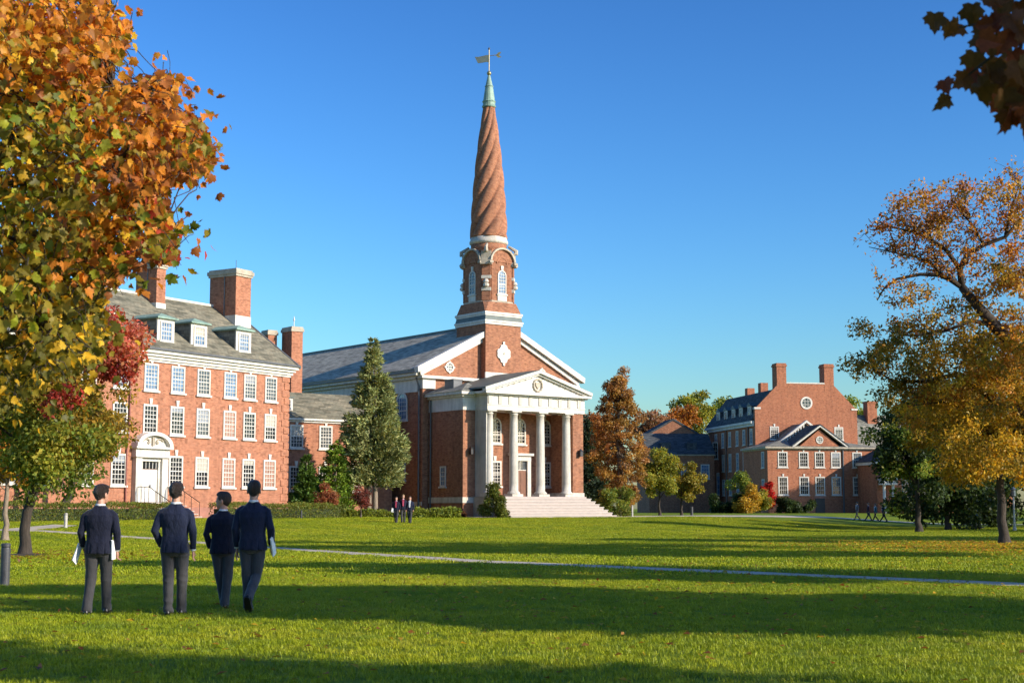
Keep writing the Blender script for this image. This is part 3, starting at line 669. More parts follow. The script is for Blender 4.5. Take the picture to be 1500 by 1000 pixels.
for sx in (-1, 1):
    for sy in (-1, 1):
        cx, cy = TX+sx*(HX-CC/2), TY+sy*(HY-CC/2); an = math.atan2(sy, sx)+PI/2      # outward along the chamfer
        def corner(name, mat, *b):
            o = MB().box(*b).build(name, mat, CH); o.location = (cx, cy, 0); o.rotation_euler = (0, 0, an); return o
        corner('corner_pier', M['brick_church'], -0.36, 0.36, -0.14, 0.1, 18.27, 21.2)
        corner('corner_band', M['stone'], -0.40, 0.40, -0.19, 0.1, 20.05, 20.30)
        corner('corner_block', M['stone'], -0.38, 0.38, -0.20, 0.1, 19.05, 19.32)
        corner('corner_cornice', M['stone_dirty'], -0.48, 0.48, -0.36, 0.1, 21.2, 21.55)
        corner('corner_pedestal', M['stone_dirty'], -0.40, 0.40, -0.24, 0.4, 21.55, 22.3)
        o = MB().lathe([(0.10, 19.32), (0.24, 19.40), (0.25, 19.60), (0.10, 19.66), (0.24, 19.74), (0.16, 19.95), (0.05, 20.0)], 10).build('corner_urn', M['stone'], CH); o.location = (cx-math.cos(an+PI/2)*0.22, cy-math.sin(an+PI/2)*0.22, 0)
        o = MB().tube([(0, -0.30, 22.25), (0, -0.34, 22.55), (0, -0.05, 22.72), (0, 0.3, 22.95)], [0.2, 0.17, 0.13, 0.1], 6).build('corner_scroll', M['stone_dirty'], CH); o.location = (cx, cy, 0); o.rotation_euler = (0, 0, an)
MB().prism(oct_(HX, HY, CC), 'z', 22.0, 22.5).build('attic_wall', M['brick_church'], CH)
MB().lathe([(1.48, 22.45), (1.48, 23.10)], 40, (TX, TY)).build('drum_wall', M['brick_church'], CH, True)
MB().lathe([(1.47, 23.08), (1.60, 23.20), (1.60, 23.36), (1.53, 23.46), (1.50, 23.68)], 40, (TX, TY)).build('spire_drum', M['stone'], CH, True)
# spiral spire: eight twisted convex flutes
sp = MB(); Z0, Z1 = 23.68, 34.8; NR, NA = 100, 168; rr_ = []
for i in range(NR+1):
    t = i/NR; z = Z0+(Z1-Z0)*t; rad = 0.5*(3.12-0.75*t-1.40*t*t); tw = 2*PI*0.80*t**0.92; ring = []
    for k in range(NA):
        a = 2*PI*k/NA; ph = ((a-tw)*7/(2*PI)) % 1.0
        lob = 1.045-0.19*(2*abs(ph-0.5))**2.4
        ring.append((TX+rad*0.965*lob*math.cos(a), TY+rad*0.965*lob*math.sin(a), z))
    rr_.append(ring)
sp.rings(rr_)
spire = sp.mesh('spire', M['spire'], True, uv=False)
uvl = spire.uv_layers.new(name='uv').data
for p in spire.polygons:
    for li in p.loop_indices:
        vi = spire.loops[li].vertex_index; i, k = divmod(vi, NA)
        kk = k if not (k == 0 and any(spire.loops[j].vertex_index % NA == NA-1 for j in p.loop_indices)) else NA
        uvl[li].uv = (kk/NA*8.0, (Z1-Z0)*i/NR + kk/NA*8.0*0.35)
link('spire', spire, CH)
cp = MB().lathe([(0.56, 34.75), (0.60, 34.85), (0.52, 34.95), (0.52, 35.15), (0.58, 35.25), (0.50, 35.35), (0.33, 36.5), (0.37, 36.56), (0.30, 36.66), (0.12, 37.45), (0.06, 37.6)], 16, (TX, TY)).build('copper_cap', M['copper'], CH)
MB().lathe([(0.03, 37.50), (0.14, 37.56), (0.20, 37.70), (0.14, 37.84), (0.03, 37.9)], 14, (TX, TY)).build('gilt_ball', M['gold'], CH, True)
vn = MB().tube([(TX, TY, 37.8), (TX, TY, 39.75)], 0.045, 6)
vn.tube([(TX, TY, 39.2), (TX+0.62, TY-0.45, 39.32)], 0.03, 5)
vane = vn.build('weather_vane', M['gold'], CH)
fd = Vector((-0.80, 0.60, 0))
fl = MB(); top = [0.0, 0.25, 0.55, 0.9, 1.2]; nn = len(top); yo = Vector((0.60, 0.80, 0))*0.02
fr_ = [Vector((TX, TY, 39.28)) + fd*t + Vector((0, 0, -0.16*t+0.03*math.sin(t*6))) for t in top]; fb_ = [p + Vector((0, 0, -0.62+0.12*i/nn)) for i, p in enumerate(fr_)]
fb_[-1] = fb_[-1] + fd*(-0.25)
vsf = [tuple(p-yo) for p in fr_]+[tuple(p-yo) for p in fb_]+[tuple(p+yo) for p in fr_]+[tuple(p+yo) for p in fb_]
fsf = [(i, i+1, i+1+nn, i+nn) for i in range(nn-1)]+[(2*nn+i+nn, 2*nn+i+1+nn, 2*nn+i+1, 2*nn+i) for i in range(nn-1)]+[(i+2*nn, i+1+2*nn, i+1, i) for i in range(nn-1)]+[(i+nn, i+1+nn, i+1+3*nn, i+3*nn) for i in range(nn-1)]+[(nn-1, 3*nn-1, 4*nn-1, 2*nn-1)]
fl.add(vsf, fsf).build('vane_flag', M['copper_dark'], vane)
MB().lathe([(0.02, 39.7), (0.09, 39.78), (0.09, 39.86), (0.02, 39.95)], 8, (TX, TY)).build('vane_finial', M['lead'], vane)
q = Vector((TX, TY, 39.25))-fd*0.75
MB().add([tuple(q+Vector((0, 0, 0.25))), tuple(q-fd*0.28+Vector((0, 0, 0.32))), tuple(q-fd*0.1), tuple(q-fd*0.32+Vector((0, 0, -0.15))), tuple(q+Vector((0, 0, -0.2))), tuple(q+fd*0.2)], [(0, 1, 2, 3, 4, 5)]).build('vane_pointer', M['gold'], vane)

# ================================================================== LINK WING between hall and church
LK = empty('link_wing', (-18.9, 109.6, 0), R(38))
tag(LK, 'low two-storey brick wing with one dormer between the long hall and the church', 'building')
MB().box(0, 12.0, 0, 5.5, 0.4, 8.0).build('wall', M['brick_left'], LK)
MB().box(-0.1, 12.0, -0.15, 5.6, 8.0, 8.15).box(-0.3, 12.0, -0.32, 5.8, 8.15, 8.32).build('cornice', M['white'], LK)
MB().prism([(-0.36, 8.32), (3.0, 10.5), (6.2, 8.32)], 'x', -0.3, 12.0).build('roof', M['slate_brown'], LK)
for uc in (2.1, 3.35, 5.9, 8.4):
    window(LK, uc, 0, 6.05, 1.15, 1.75, 6, 4, 0, 'glass_grey'); window(LK, uc, 0, 2.85, 1.15, 1.85, 6, 4, 0, 'glass_dark')
d = MB().prism([(0.6, 8.9), (0.6, 9.85), (2.2, 9.85)], 'x', 2.1, 3.3).build('dormer', M['slate_grey'], LK)
MB().box(2.0, 3.4, 0.45, 2.4, 9.85, 9.95).build('dormer_roof', M['copper_dark'], d); bx('dormer_front', M['white'], d, 2.08, 3.32, 0.55, 0.6, 8.95, 9.85)
window(LK, 2.7, 0.55, 9.0, 0.9, 0.8, 2, 3, 0, 'glass_grey', False, 0.09, False)
for (u0, u1, v0, v1, zt) in ((4.3, 5.1, 6.4, 7.5, 15.3), (5.65, 6.65, 5.0, 6.6, 15.55)):
    c = MB().box(u0, u1, v0, v1, 7.5, zt).build('chimney', M['brick_left'], LK)
    MB().box(u0-0.08, u1+0.08, v0-0.08, v1+0.08, zt, zt+0.25).box(u0-0.02, u1+0.02, v0-0.02, v1+0.02, zt+0.25, zt+0.4).build('chimney_cap', M['stone_dirty'], c)
MB().tube([(6.4, 6.0, 15.9), (6.4, 6.0, 16.9)], 0.03, 4).lathe([(0.03, 16.5), (0.09, 16.6), (0.03, 16.8)], 6, (6.4, 6.0)).build('roof_aerial', M['white'], LK)

# ================================================================== RIGHT HALL
RH = empty('gabled_hall', (36.14, 220.0, 0), R(11))
tag(RH, 'tall gabled red brick hall with twin end chimneys and a two-storey front wing', 'building')
MB().prism([(0, 0.3), (16.2, 0.3), (16.2, 16.3), (12.7, 19.85), (12.3, 20.15), (3.8, 20.15), (3.4, 19.7), (0, 16.3)], 'y', 0, 0.6).build('gable_wall', M['brick_right'], RH)
MB().box(0.01, 16.19, 0.6, 21.5, 0.3, 14.0).build('wall', M['brick_right'], RH)
MB().prism([(-0.5, 14.5), (3.3, 19.3), (12.9, 19.3), (16.7, 14.5)], 'y', 0.62, 22.0).build('roof', M['slate_dark'], RH)
MB().box(-0.30, 0.0, 0.3, 21.7, 13.75, 14.15).box(-0.55, 0.0, 0.3, 22.0, 14.15, 14.5).build('cornice', M['white'], RH)
MB().box(-0.1, 0.9, -0.08, 0.62, 16.25, 16.55).build('parapet_stone', M['white'], RH); MB().box(15.3, 16.3, -0.08, 0.62, 16.25, 16.5).build('parapet_stone', M['white'], RH)
MB().box(5.05, 11.1, -0.06, 0.66, 20.15, 20.33).build('parapet_stone', M['white'], RH)
for u0 in (3.55, 11.1):
    c = MB().box(u0, u0+1.5, -0.02, 1.9, 18.9, 22.7).build('chimney', M['brick_right'], RH)
    MB().box(u0-0.1, u0+1.6, -0.12, 2.0, 22.7, 22.95).box(u0-0.02, u0+1.52, -0.02, 1.9, 22.95, 23.2).build('chimney_cap', M['brick_right'], c)
for (u0, v0, zt) in ((4.2, 14.5, 20.6), (4.0, 8.0, 20.9)):
    MB().box(u0, u0+1.2, v0, v0+1.2, 18.5, zt).build('chimney', M['brick_right'], RH)
round_window(RH, 8.15, 0, 17.27, 0.95, 0, 'glass_dark', False)
for uu in (3.0, 13.2): window(RH, uu, 0, 11.75, 1.4, 1.95, 6, 4, 0, 'glass_dark', False, 0.15)
for v in (1.7, 4.85, 7.9, 11.3, 14.55, 17.9):
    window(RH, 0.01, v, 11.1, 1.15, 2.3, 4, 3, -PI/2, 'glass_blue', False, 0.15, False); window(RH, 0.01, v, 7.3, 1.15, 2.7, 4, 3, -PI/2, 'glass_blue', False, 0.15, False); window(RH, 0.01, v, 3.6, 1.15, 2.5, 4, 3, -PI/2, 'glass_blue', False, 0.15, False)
for v in (3.4, 7.2, 10.6, 14.2, 17.8):
    d = MB().box(0.45, 3.4, v-0.8, v+0.8, 15.2, 16.9).build('dormer', M['slate_dark'], RH); MB().prism([(v-0.95, 16.9), (v+0.95, 16.9), (v, 17.5)], 'x', 0.25, 3.6).build('dormer_roof', M['copper_dark'], d)
    bx('dormer_front', M['white'], d, 0.38, 0.44, v-0.8, v+0.8, 15.2, 16.9); window(RH, 0.38, v, 15.35, 1.1, 1.4, 4, 3, -PI/2, 'glass_grey', False, 0.1, False)
for v in (2.9, 12.9): MB().tube([(-0.1, v, 0.5), (-0.1, v, 13.8)], 0.09, 5).build('downpipe', M['lead'], RH)
bx('balcony', M['lead'], RH, -0.9, 0.0, 1.2, 5.5, 6.85, 7.05)
# front wing
A0, A1, AV = -1.95, 13.85, -10.0
MB().box(A0, A1, AV, -0.01, 0.3, 10.0).build('wing_wall', M['brick_right'], RH)
MB().box(A0-0.12, A1+0.12, AV-0.12, -0.01, 9.85, 10.02).box(A0-0.45, A1+0.45, AV-0.45, -0.01, 10.02, 10.28).build('wing_cornice', M['stone_dirty'], RH)
MB().frustum((A0-0.5, A1+0.5, AV-0.5, -0.02), (A0+3.6, A1-3.6, AV+4.6, -0.02), 10.28, 11.35).build('wing_roof', M['slate_grey'], RH)
PC = 5.9
MB().prism([(2.45, 10.0), (9.35, 10.0), (PC, 12.75)], 'y', AV-0.06, AV+3).build('wing_gable', M['brick_right'], RH)
wg = MB(); wr2 = MB()
for s in (0, 1):
    a = [(1.6, 10.02), (PC, 13.1), (PC, 13.35), (1.5, 10.28)]; b = [(1.6, 10.30), (PC, 13.36), (PC, 13.50), (1.5, 10.42)]
    if s: a = [(2*PC-x, z) for x, z in a][::-1]; b = [(2*PC-x, z) for x, z in b][::-1]
    wg.prism(a, 'y', AV-0.45, AV+0.2); wr2.prism(b, 'y', AV-0.5, -0.5)
wg.build('wing_pediment', M['white'], RH); wr2.build('wing_gable_roof', M['slate_dark'], RH)
up = MB()
for s in (0, 1):
    a = [(-0.3, 10.7), (4.1, 14.0), (4.1, 14.35), (-0.5, 10.95)]
    if s: a = [(8.2-x, z) for x, z in a][::-1]
    up.prism(a, 'y', -5.6, -4.9)
k = 0
for k in range(9):
    x = 0.3+k*0.42; zt = 10.7+(x+0.3)*0.75; up.box(x-0.1, x+0.1, -5.5, -5.0, zt-0.45, zt)
up.build('upper_pediment', M['white'], RH).location.x = 1.75
MB().prism([(-0.2, 10.4), (8.4, 10.4), (4.1, 13.95)], 'y', -4.95, -0.02).build('upper_gable', M['slate_grey'], RH).location.x = 1.75
round_window(RH, 5.9, AV-0.06, 11.25, 0.55, 0, 'glass_grey', False)
for i, uu in enumerate((0.30, 3.45, 5.85, 8.30, 11.55)):
    window(RH, uu, AV, 7.35, 1.45, 2.2, 4, 4, 0, 'glass_dark' if i < 3 else 'glass_grey', False, 0.17); window(RH, uu, AV, 3.45, 1.45, 2.6, 4, 4, 0, 'glass_dark' if i < 3 else 'glass_grey', False, 0.17)
for zz in (7.3, 3.4): window(RH, A0, -8.2, zz, 1.1, 2.3, 4, 3, -PI/2, 'glass_blue', False, 0.15, False)
dr = bx('door', M['iron'], RH, 5.1, 6.5, AV-0.06, AV, 0.6, 3.0); bx('door_lintel', M['brick_pink'], RH, 4.9, 6.7, AV-0.10, AV, 3.0, 3.3)
bx('string_course', M['brick_pink'], RH, A0-0.03, A1+0.03, AV-0.05, AV, 2.95-0.0, 3.0)
MB().tube([(9.35, AV-0.1, 0.5), (9.35, AV-0.1, 10.0)], 0.12, 5).build('downpipe', M['lead'], RH)

# hall behind, to the right of the gable
RB = empty('slate_roofed_hall', (53.0, 228.0, 0), R(11)); tag(RB, 'brick range with plain grey slate roof showing behind the gabled hall and the trees', 'building')
MB().box(0, 26, 0, 10, 0.3, 10.6).build('wall', M['brick_right'], RB)
MB().prism([(-0.4, 10.6), (5, 16.2), (10.4, 10.6)], 'x', -0.2, 26.3).build('roof', M['slate_grey'], RB)
c = MB().box(3.6, 5.2, 3.6, 5.2, 14, 18.0).build('chimney', M['brick_right'], RB); MB().box(3.5, 5.3, 3.5, 5.3, 18.0, 18.3).build('chimney_cap', M['brick_right'], c)
RP = empty('porch_block', (50.6, 206.0, 0), R(11)); tag(RP, 'low brick block with a white columned porch beside the gabled hall', 'building')
MB().box(0, 9, 0, 8, 0.3, 7.6).build('wall', M['brick_right'], RP); MB().box(-0.3, 9.3, -0.3, 8.3, 7.6, 8.0).build('cornice', M['white'], RP)
MB().frustum((-0.4, 9.4, -0.4, 8.4), (3, 6, 3.5, 4.5), 8.0, 10.4).build('roof', M['slate_dark'], RP)
window(RP, 4.3, 0, 1.6, 1.3, 4.6, 8, 3, 0, 'glass_grey', False, 0.2, False); window(RP, 4.3, 0, 6.3, 1.0, 1.1, 2, 3, 0, 'glass_grey', False, 0.15, False)
pm = MB()
for uu in (0.6, 1.9): pm.lathe([(0.28, 0.6), (0.22, 0.9), (0.19, 4.6), (0.28, 4.8)], 10, (uu, -0.9))
pm.box(0.2, 2.4, -1.3, 0, 4.8, 5.5).prism([(0.0, 5.5), (2.6, 5.5), (1.3, 6.5)], 'y', -1.4, 0); pm.build('porch', M['white'], RP)
# shaded hall beyond the round brown tree
SH = empty('shaded_hall', (21.4, 232.0, 0.1), R(6)); SH.scale = (0.93, 1.0, 1.03); tag(SH, 'shaded brick hall with dark slate roof half hidden behind the columnar brown tree', 'building')
MB().box(0, 11.2, 0, 10, 0.3, 9.6).build('wall', M['brick_church'], SH)
MB().prism([(-0.35, 9.6), (4.6, 13.0), (10.3, 9.6)], 'x', -0.3, 11.4).build('roof', M['slate_dark'], SH)
bx('cornice', M['stone_dirty'], SH, -0.2, 11.3, -0.25, 10.1, 9.4, 9.62)
MB().prism([(0.6, 11.8), (10.2, 11.8), (10.2, 12.7), (5.4, 15.1), (0.6, 12.7)], 'y', 4.7, 5.3).build('gable_wall', M['brick_church'], SH)
MB().prism([(0.2, 12.65), (5.4, 15.35), (10.6, 12.65), (10.6, 12.35), (5.4, 15.02), (0.2, 12.35)], 'y', 4.6, 12).build('gable_roof', M['slate_dark'], SH)
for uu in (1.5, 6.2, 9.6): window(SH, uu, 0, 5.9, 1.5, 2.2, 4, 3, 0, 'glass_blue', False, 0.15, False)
for uu in (3.2, 7.6): MB().prism([(0.8, 10.4), (0.8, 11.4), (2.4, 11.4)], 'x', uu-0.8, uu+0.8).build('dormer', M['slate_dark'], SH)
MB().box(11.2, 14.6, 3.0, 10, 0.3, 11.6).build('stair_block', M['brick_right'], SH)
window(SH, 12.2, 3.0, 9.0, 0.9, 2.6, 4, 2, 0, 'glass_dark', False, 0.12, False); window(SH, 12.8, 3.0, 3.5, 0.9, 3.4, 4, 2, 0, 'glass_blue', False, 0.12, False)

# ================================================================== VEGETATION
def unit(a): return a/np.maximum(np.linalg.norm(a, axis=1, keepdims=True), 1e-9)
def leaf_geo(c, size, nrm, axis, tint, aspect=0.6, fold=0.25):
    """rhombic folded leaves: c (n,3) base points, axis = length direction"""
    n = len(c); axis = unit(axis); side = unit(np.cross(axis, nrm)); up = np.cross(side, axis)
    L = size[:, None]; w = L*aspect*0.5
    v = np.empty((n, 4, 3)); v[:, 0] = c; v[:, 1] = c + axis*L*0.45 + side*w + up*L*fold*0.4
    v[:, 2] = c + axis*L - up*L*fold*0.3; v[:, 3] = c + axis*L*0.45 - side*w + up*L*fold*0.4
    return v.reshape(-1, 3), np.arange(n*4).reshape(n, 4), np.repeat(tint, 4, 0)
def pick(pal, n, rng, w=None):
    pal = np.array(pal, float); k = rng.choice(len(pal), n, p=w); c = pal[k]*rng.uniform(0.7, 1.3, (n, 1)); return np.clip(c, 0, 0.8)
def crown(clumps, nleaf, lsize, pals, rng, aspect=0.62, flat=0.35, droop=0.4, shell=0.45):
    """clumps (k,5): x y z r palette; leaves spread through each clump's volume"""
    cl = np.array(clumps, float); w = cl[:, 3]**2.3; w /= w.sum()
    k = rng.choice(len(cl), nleaf, p=w); d = unit(rng.normal(size=(nleaf, 3))); rad = rng.random(nleaf)**shell
    p = cl[k, :3] + d*(cl[k, 3]*rad)[:, None]*np.array([1.05, 1.05, 0.8])
    nr = unit(d*0.6 + rng.normal(size=(nleaf, 3))*0.7 + np.array([0, 0, flat])); ax = rng.normal(size=(nleaf, 3)) + d*0.5; ax[:, 2] -= droop
    t = np.empty((nleaf, 3)); pid = cl[k, 4].astype(int)
    cb = rng.uniform(0.75, 1.25, len(cl))
    for i, pl in enumerate(pals):
        m = pid == i
        if m.any(): t[m] = pick(pl, int(m.sum()), rng)
    t *= cb[k][:, None]
    s = lsize*rng.uniform(0.6, 1.3, nleaf)
    return leaf_geo(p, s, nr, ax, t, aspect)
def limb(mb, a, b, r0, r1, rng, sag=0.15, n=6, seg=5, wob=0.05):
    a = Vector(a); b = Vector(b); L = (b-a).length; pts = []
    for i in range(n+1):
        t = i/n; p = a.lerp(b, t); p.z += math.sin(PI*t)*sag*L*(-1 if False else 1)
        if 0 < i < n: p += Vector(rng.normal(size=3)*wob*L*0.5)
        pts.append(p)
    mb.tube(pts, [r0+(r1-r0)*(i/n)**0.8 for i in range(n+1)], seg); return pts
def broadleaf(name, label, cat, x, y, clumps, trunk_h, tr, nleaf, lsize, pals, bark_m, seed, lean=(0, 0), group=None, twig=0, base=None, aspect=0.62, shell=0.45, limbs=14, fork=None):
    rng = np.random.default_rng(seed); z0 = G(x, y)-0.05 if base is None else base
    root = empty(name, (x, y, z0)); tag(root, label, cat, group)
    cl = np.array(clumps, float); mb = MB(); top = Vector((lean[0], lean[1], trunk_h))
    pts = [Vector((0, 0, 0)), Vector((0, 0, 0.12)), Vector((lean[0]*0.05, lean[1]*0.05, 0.45))] + [Vector((lean[0]*t**1.3, lean[1]*t**1.3, trunk_h*t))+Vector((rng.normal()*tr*0.3, rng.normal()*tr*0.3, 0)) for t in (0.3, 0.5, 0.7, 0.85, 1.0)]
    zt = max(c[2] for c in clumps); pts.append(Vector((lean[0]*1.15, lean[1]*1.15, trunk_h+(zt-trunk_h)*0.6)))
    mb.tube(pts, [tr*1.9, tr*1.45, tr*1.08, tr*0.98, tr*0.9, tr*0.84, tr*0.78, tr*0.7, tr*0.15], 10)
    order = rng.permutation(len(cl))[:limbs]; tips = []
    for k in order:
        c = cl[k]; h = min(max(trunk_h*0.75, c[2]-abs(c[0])*0.6-abs(c[1])*0.6), zt*0.75); t = h/trunk_h
        a = Vector((lean[0]*min(t, 1)**1.3, lean[1]*min(t, 1)**1.3, h)); r0 = tr*0.42*(1-0.5*h/zt)
        pl = limb(mb, a, c[:3], r0, 0.018, rng, 0.08); tips.append(pl)
    for q in range(twig):
        pl = tips[rng.integers(len(tips))]; i = rng.integers(2, len(pl)); a = pl[i]; d = Vector(rng.normal(size=3)); d.z = abs(d.z)*0.4; d.normalize()
        limb(mb, a, a+d*rng.uniform(0.5, 1.6), 0.016, 0.005, rng, 0.05, 4, 3)
    mb.build('trunk', bark_m, root, True)
    v, f, t = crown(cl, nleaf, lsize, pals, rng, aspect, shell=shell)
    link('crown', np_mesh('crown', v, f, M['leaf'], t), root); return root
def ellipsoid_clumps(rng, c, r, n, cr, pal, surf=0.5, fit=None):
    out = []
    while len(out) < n:
        d = rng.normal(size=3); d /= np.linalg.norm(d); q = rng.random()**surf
        p = np.array(c)+d*np.array(r)*q
        s = rng.uniform(*cr); pi = pal(p, q, rng) if callable(pal) else pal
        out.append((*p, s, pi))
    return out

GREEN = [(0.1488, 0.2188, 0.0315), (0.21, 0.2625, 0.035), (0.105, 0.1663, 0.0315), (0.28, 0.28, 0.0438)]
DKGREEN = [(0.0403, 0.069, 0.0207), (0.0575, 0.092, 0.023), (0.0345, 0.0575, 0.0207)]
YGREEN = [(0.29, 0.29, 0.0362), (0.2175, 0.2537, 0.0362), (0.377, 0.319, 0.0435), (0.1595, 0.203, 0.029)]
YELLOW = [(0.525, 0.351, 0.03), (0.625, 0.39, 0.036), (0.375, 0.286, 0.036), (0.45, 0.26, 0.03)]
ORANGE = [(0.45, 0.17, 0.025), (0.38, 0.13, 0.02), (0.52, 0.24, 0.03), (0.28, 0.10, 0.02)]
RUST = [(0.275, 0.1, 0.0312), (0.375, 0.1375, 0.0375), (0.2, 0.075, 0.025), (0.325, 0.1625, 0.0438)]
LORANGE = [(0.56, 0.30, 0.055), (0.52, 0.25, 0.045), (0.60, 0.38, 0.06), (0.42, 0.24, 0.05)]
RED = [(0.46, 0.055, 0.040), (0.36, 0.04, 0.03), (0.50, 0.11, 0.06), (0.28, 0.045, 0.03)]
PINK = [(0.58, 0.20, 0.13), (0.52, 0.16, 0.09), (0.46, 0.20, 0.08), (0.55, 0.12, 0.08)]
OLIVE = [(0.275, 0.2063, 0.0275), (0.35, 0.2375, 0.0312), (0.1875, 0.1562, 0.025), (0.4125, 0.25, 0.0312)]
OLIVEDK = [(0.13, 0.115, 0.02), (0.10, 0.10, 0.02), (0.17, 0.13, 0.02)]

# --- maple in front of the hall
rg = np.random.default_rng(21)
def palA(p, q, r):
    if p[2] > 6.3: return 1 if r.random() < 0.7 else 2
    if p[2] > 4.9 and r.random() < 0.45: return 2
    return [0, 0, 3, 2, 3][r.integers(5)] if p[2] > 3.4 else [0, 0, 0, 3][r.integers(4)]
cl = ellipsoid_clumps(rg, (0.5, 0, 4.55), (2.9, 2.6, 2.5), 70, (0.45, 0.85), palA, 0.5)
cl += ellipsoid_clumps(rg, (2.1, 0.3, 6.9), (1.55, 1.3, 1.45), 34, (0.35, 0.6), lambda p, q, r: 1 if r.random() < 0.65 else (4 if r.random() < 0.4 else 2), 0.5)
cl += ellipsoid_clumps(rg, (1.4, -2.2, 5.0), (1.3, 0.5, 0.6), 7, (0.22, 0.36), 4, 0.5)
broadleaf('maple_tree', 'young maple with green lower leaves and red top, beside the bollard', 'tree', -15.55, 47.7, cl, 2.9, 0.17, 28000, 0.16, [GREEN, PINK, OLIVE, YGREEN, RED], M['bark_dark'], 22, (0.25, 0))
# --- thin pale trunk with yellow leaves
rg = np.random.default_rng(23)
broadleaf('sapling_tree', 'slender pale-trunked tree with orange yellow leaves near the path', 'tree', -21.4, 63.0, ellipsoid_clumps(rg, (0.3, 0, 3.5), (2.0, 1.8, 1.1), 26, (0.35, 0.6), lambda p, q, r: 0 if r.random() < 0.7 else 1, 0.5), 2.3, 0.12, 5000, 0.19, [YELLOW, ORANGE], M['bark_pale'], 24)
rg = np.random.default_rng(25)
broadleaf('maple_tree', 'leaning green maple behind the clipped hedge, close to the hall', 'tree', -25.6, 85.2, ellipsoid_clumps(rg, (0.6, -0.6, 5.3), (2.5, 2.2, 2.4), 46, (0.45, 0.85), lambda p, q, r: 0 if r.random() < 0.5 else 1, 0.5), 2.8, 0.25, 14000, 0.22, [GREEN, OLIVE], M['bark_dark'], 26, (0.45, 0))
rg = np.random.default_rng(27)
broadleaf('maple_tree', 'dark-trunked maple behind the hedge at the hall\'s shaded corner', 'tree', -27.2, 83.8, ellipsoid_clumps(rg, (-1.4, -0.8, 6.0), (2.6, 2.2, 2.5), 36, (0.45, 0.85), lambda p, q, r: 0 if r.random() < 0.5 else 1, 0.5), 2.8, 0.24, 10000, 0.22, [GREEN, RUST], M['bark_dark'], 28)

# --- conifers
def conifer(name, label, x, y, H, R0, z_lo, nwh, nleaf, pal, seed, trunks=1, spray=0.42, prof=None, base=None, slim=0.13, bark_m=None, group=None, rag=0.3):
    rng = np.random.default_rng(seed); z0 = G(x, y)-0.05 if base is None else base
    root = empty(name, (x, y, z0)); tag(root, label, 'tree', group)
    for k in range(trunks):
        ox = (k-(trunks-1)/2)*0.46
        MB().tube([(ox, 0.1*k, 0), (ox, 0.1*k, 0.3), (ox*0.9, 0, H*0.5), (0.2*ox, 0, H*0.93)], [0.24, 0.19, 0.13, 0.03], 9).build('trunk', bark_m or M['bark_pale'], root, True)
    if prof is None: prof = lambda t: (1-t)**0.85*0.95+0.03
    br = []
    for i in range(nwh):
        t = (i+rng.random())/nwh; z = z_lo+(H-z_lo)*t; nb = 7
        for j in range(nb):
            a = rng.random()*2*PI; L = R0*prof(t)*rng.uniform(1-rag, 1.12); br.append((a, z, L))
    br = np.array(br); w = br[:, 2]**1.3+0.05; w /= w.sum(); k = rng.choice(len(br), nleaf, p=w)
    s = rng.random(nleaf)**0.6; a = br[k, 0]; L = br[k, 2]
    lat = rng.normal(size=nleaf)*0.16*np.minimum(L, 2.0)*(1.1-0.5*s); ver = rng.normal(size=nleaf)*0.10*np.minimum(L, 2)
    rad = L*s; p = np.stack([np.cos(a)*rad-np.sin(a)*lat, np.sin(a)*rad+np.cos(a)*lat, br[k, 1]+0.10*rad-0.10*rad**2/np.maximum(R0, 1)+ver], 1)
    ax = np.stack([np.cos(a), np.sin(a), rng.uniform(-0.1, 0.75, nleaf)], 1)+rng.normal(size=(nleaf, 3))*0.5
    nr = unit(rng.normal(size=(nleaf, 3))+np.array([0, 0, 0.8]))
    cb = rng.uniform(0.7, 1.3, len(br))
    t = pick(pal, nleaf, rng)*cb[k][:, None]
    v, f, t = leaf_geo(p, spray*rng.uniform(0.5, 1.2, nleaf), nr, ax, t, slim/spray, 0.1)
    link('crown', np_mesh('crown', v, f, M['needle'], t), root); return root
SPRUCE = [(0.235, 0.2721, 0.0911), (0.3066, 0.3266, 0.1172), (0.1635, 0.2068, 0.078), (0.3883, 0.381, 0.1431)]
YEW = [(0.1744, 0.273, 0.027), (0.2325, 0.3315, 0.0324), (0.1162, 0.195, 0.027)]
conifer('pine_tree', 'tall olive green pine on two pale trunks in front of the church', -10.15, 108.0, 13.1, 2.6, 2.3, 46, 30000, SPRUCE, 31, 2, 0.36, lambda t: min(1.0, 0.75+t*1.2) if t < 0.2 else (1-(t-0.2)/0.8)**0.9*0.98+0.02, slim=0.12, rag=0.5)
conifer('yew_tree', 'bright green conical yew against the brick wing, the taller of the pair', -12.65, 106.2, 5.4, 1.75, 0.1, 26, 14000, YEW, 32, 1, 0.26, lambda t: min(1, 0.85+0.5*t)*(1-t)**0.6, slim=0.12)
conifer('yew_tree', 'darker shorter conical yew beside the long hall\'s end', -14.6, 105.6, 4.5, 1.35, 0.1, 22, 9000, [(0.08, 0.15, 0.02), (0.11, 0.19, 0.025), (0.06, 0.11, 0.02)], 33, 1, 0.26, lambda t: min(1, 0.85+0.5*t)*(1-t)**0.6, slim=0.12)
conifer('fir_tree', 'dark blue-green conifer squeezed between the church and the columnar brown tree', 7.0, 141.0, 9.3, 1.9, 0.4, 30, 14000, [(0.045, 0.075, 0.04), (0.06, 0.09, 0.05), (0.03, 0.05, 0.03)], 34, 1, 0.4, lambda t: min(1, 0.8+t)*(1-t)**0.6, slim=0.16, rag=0.2)
rg = np.random.default_rng(41)
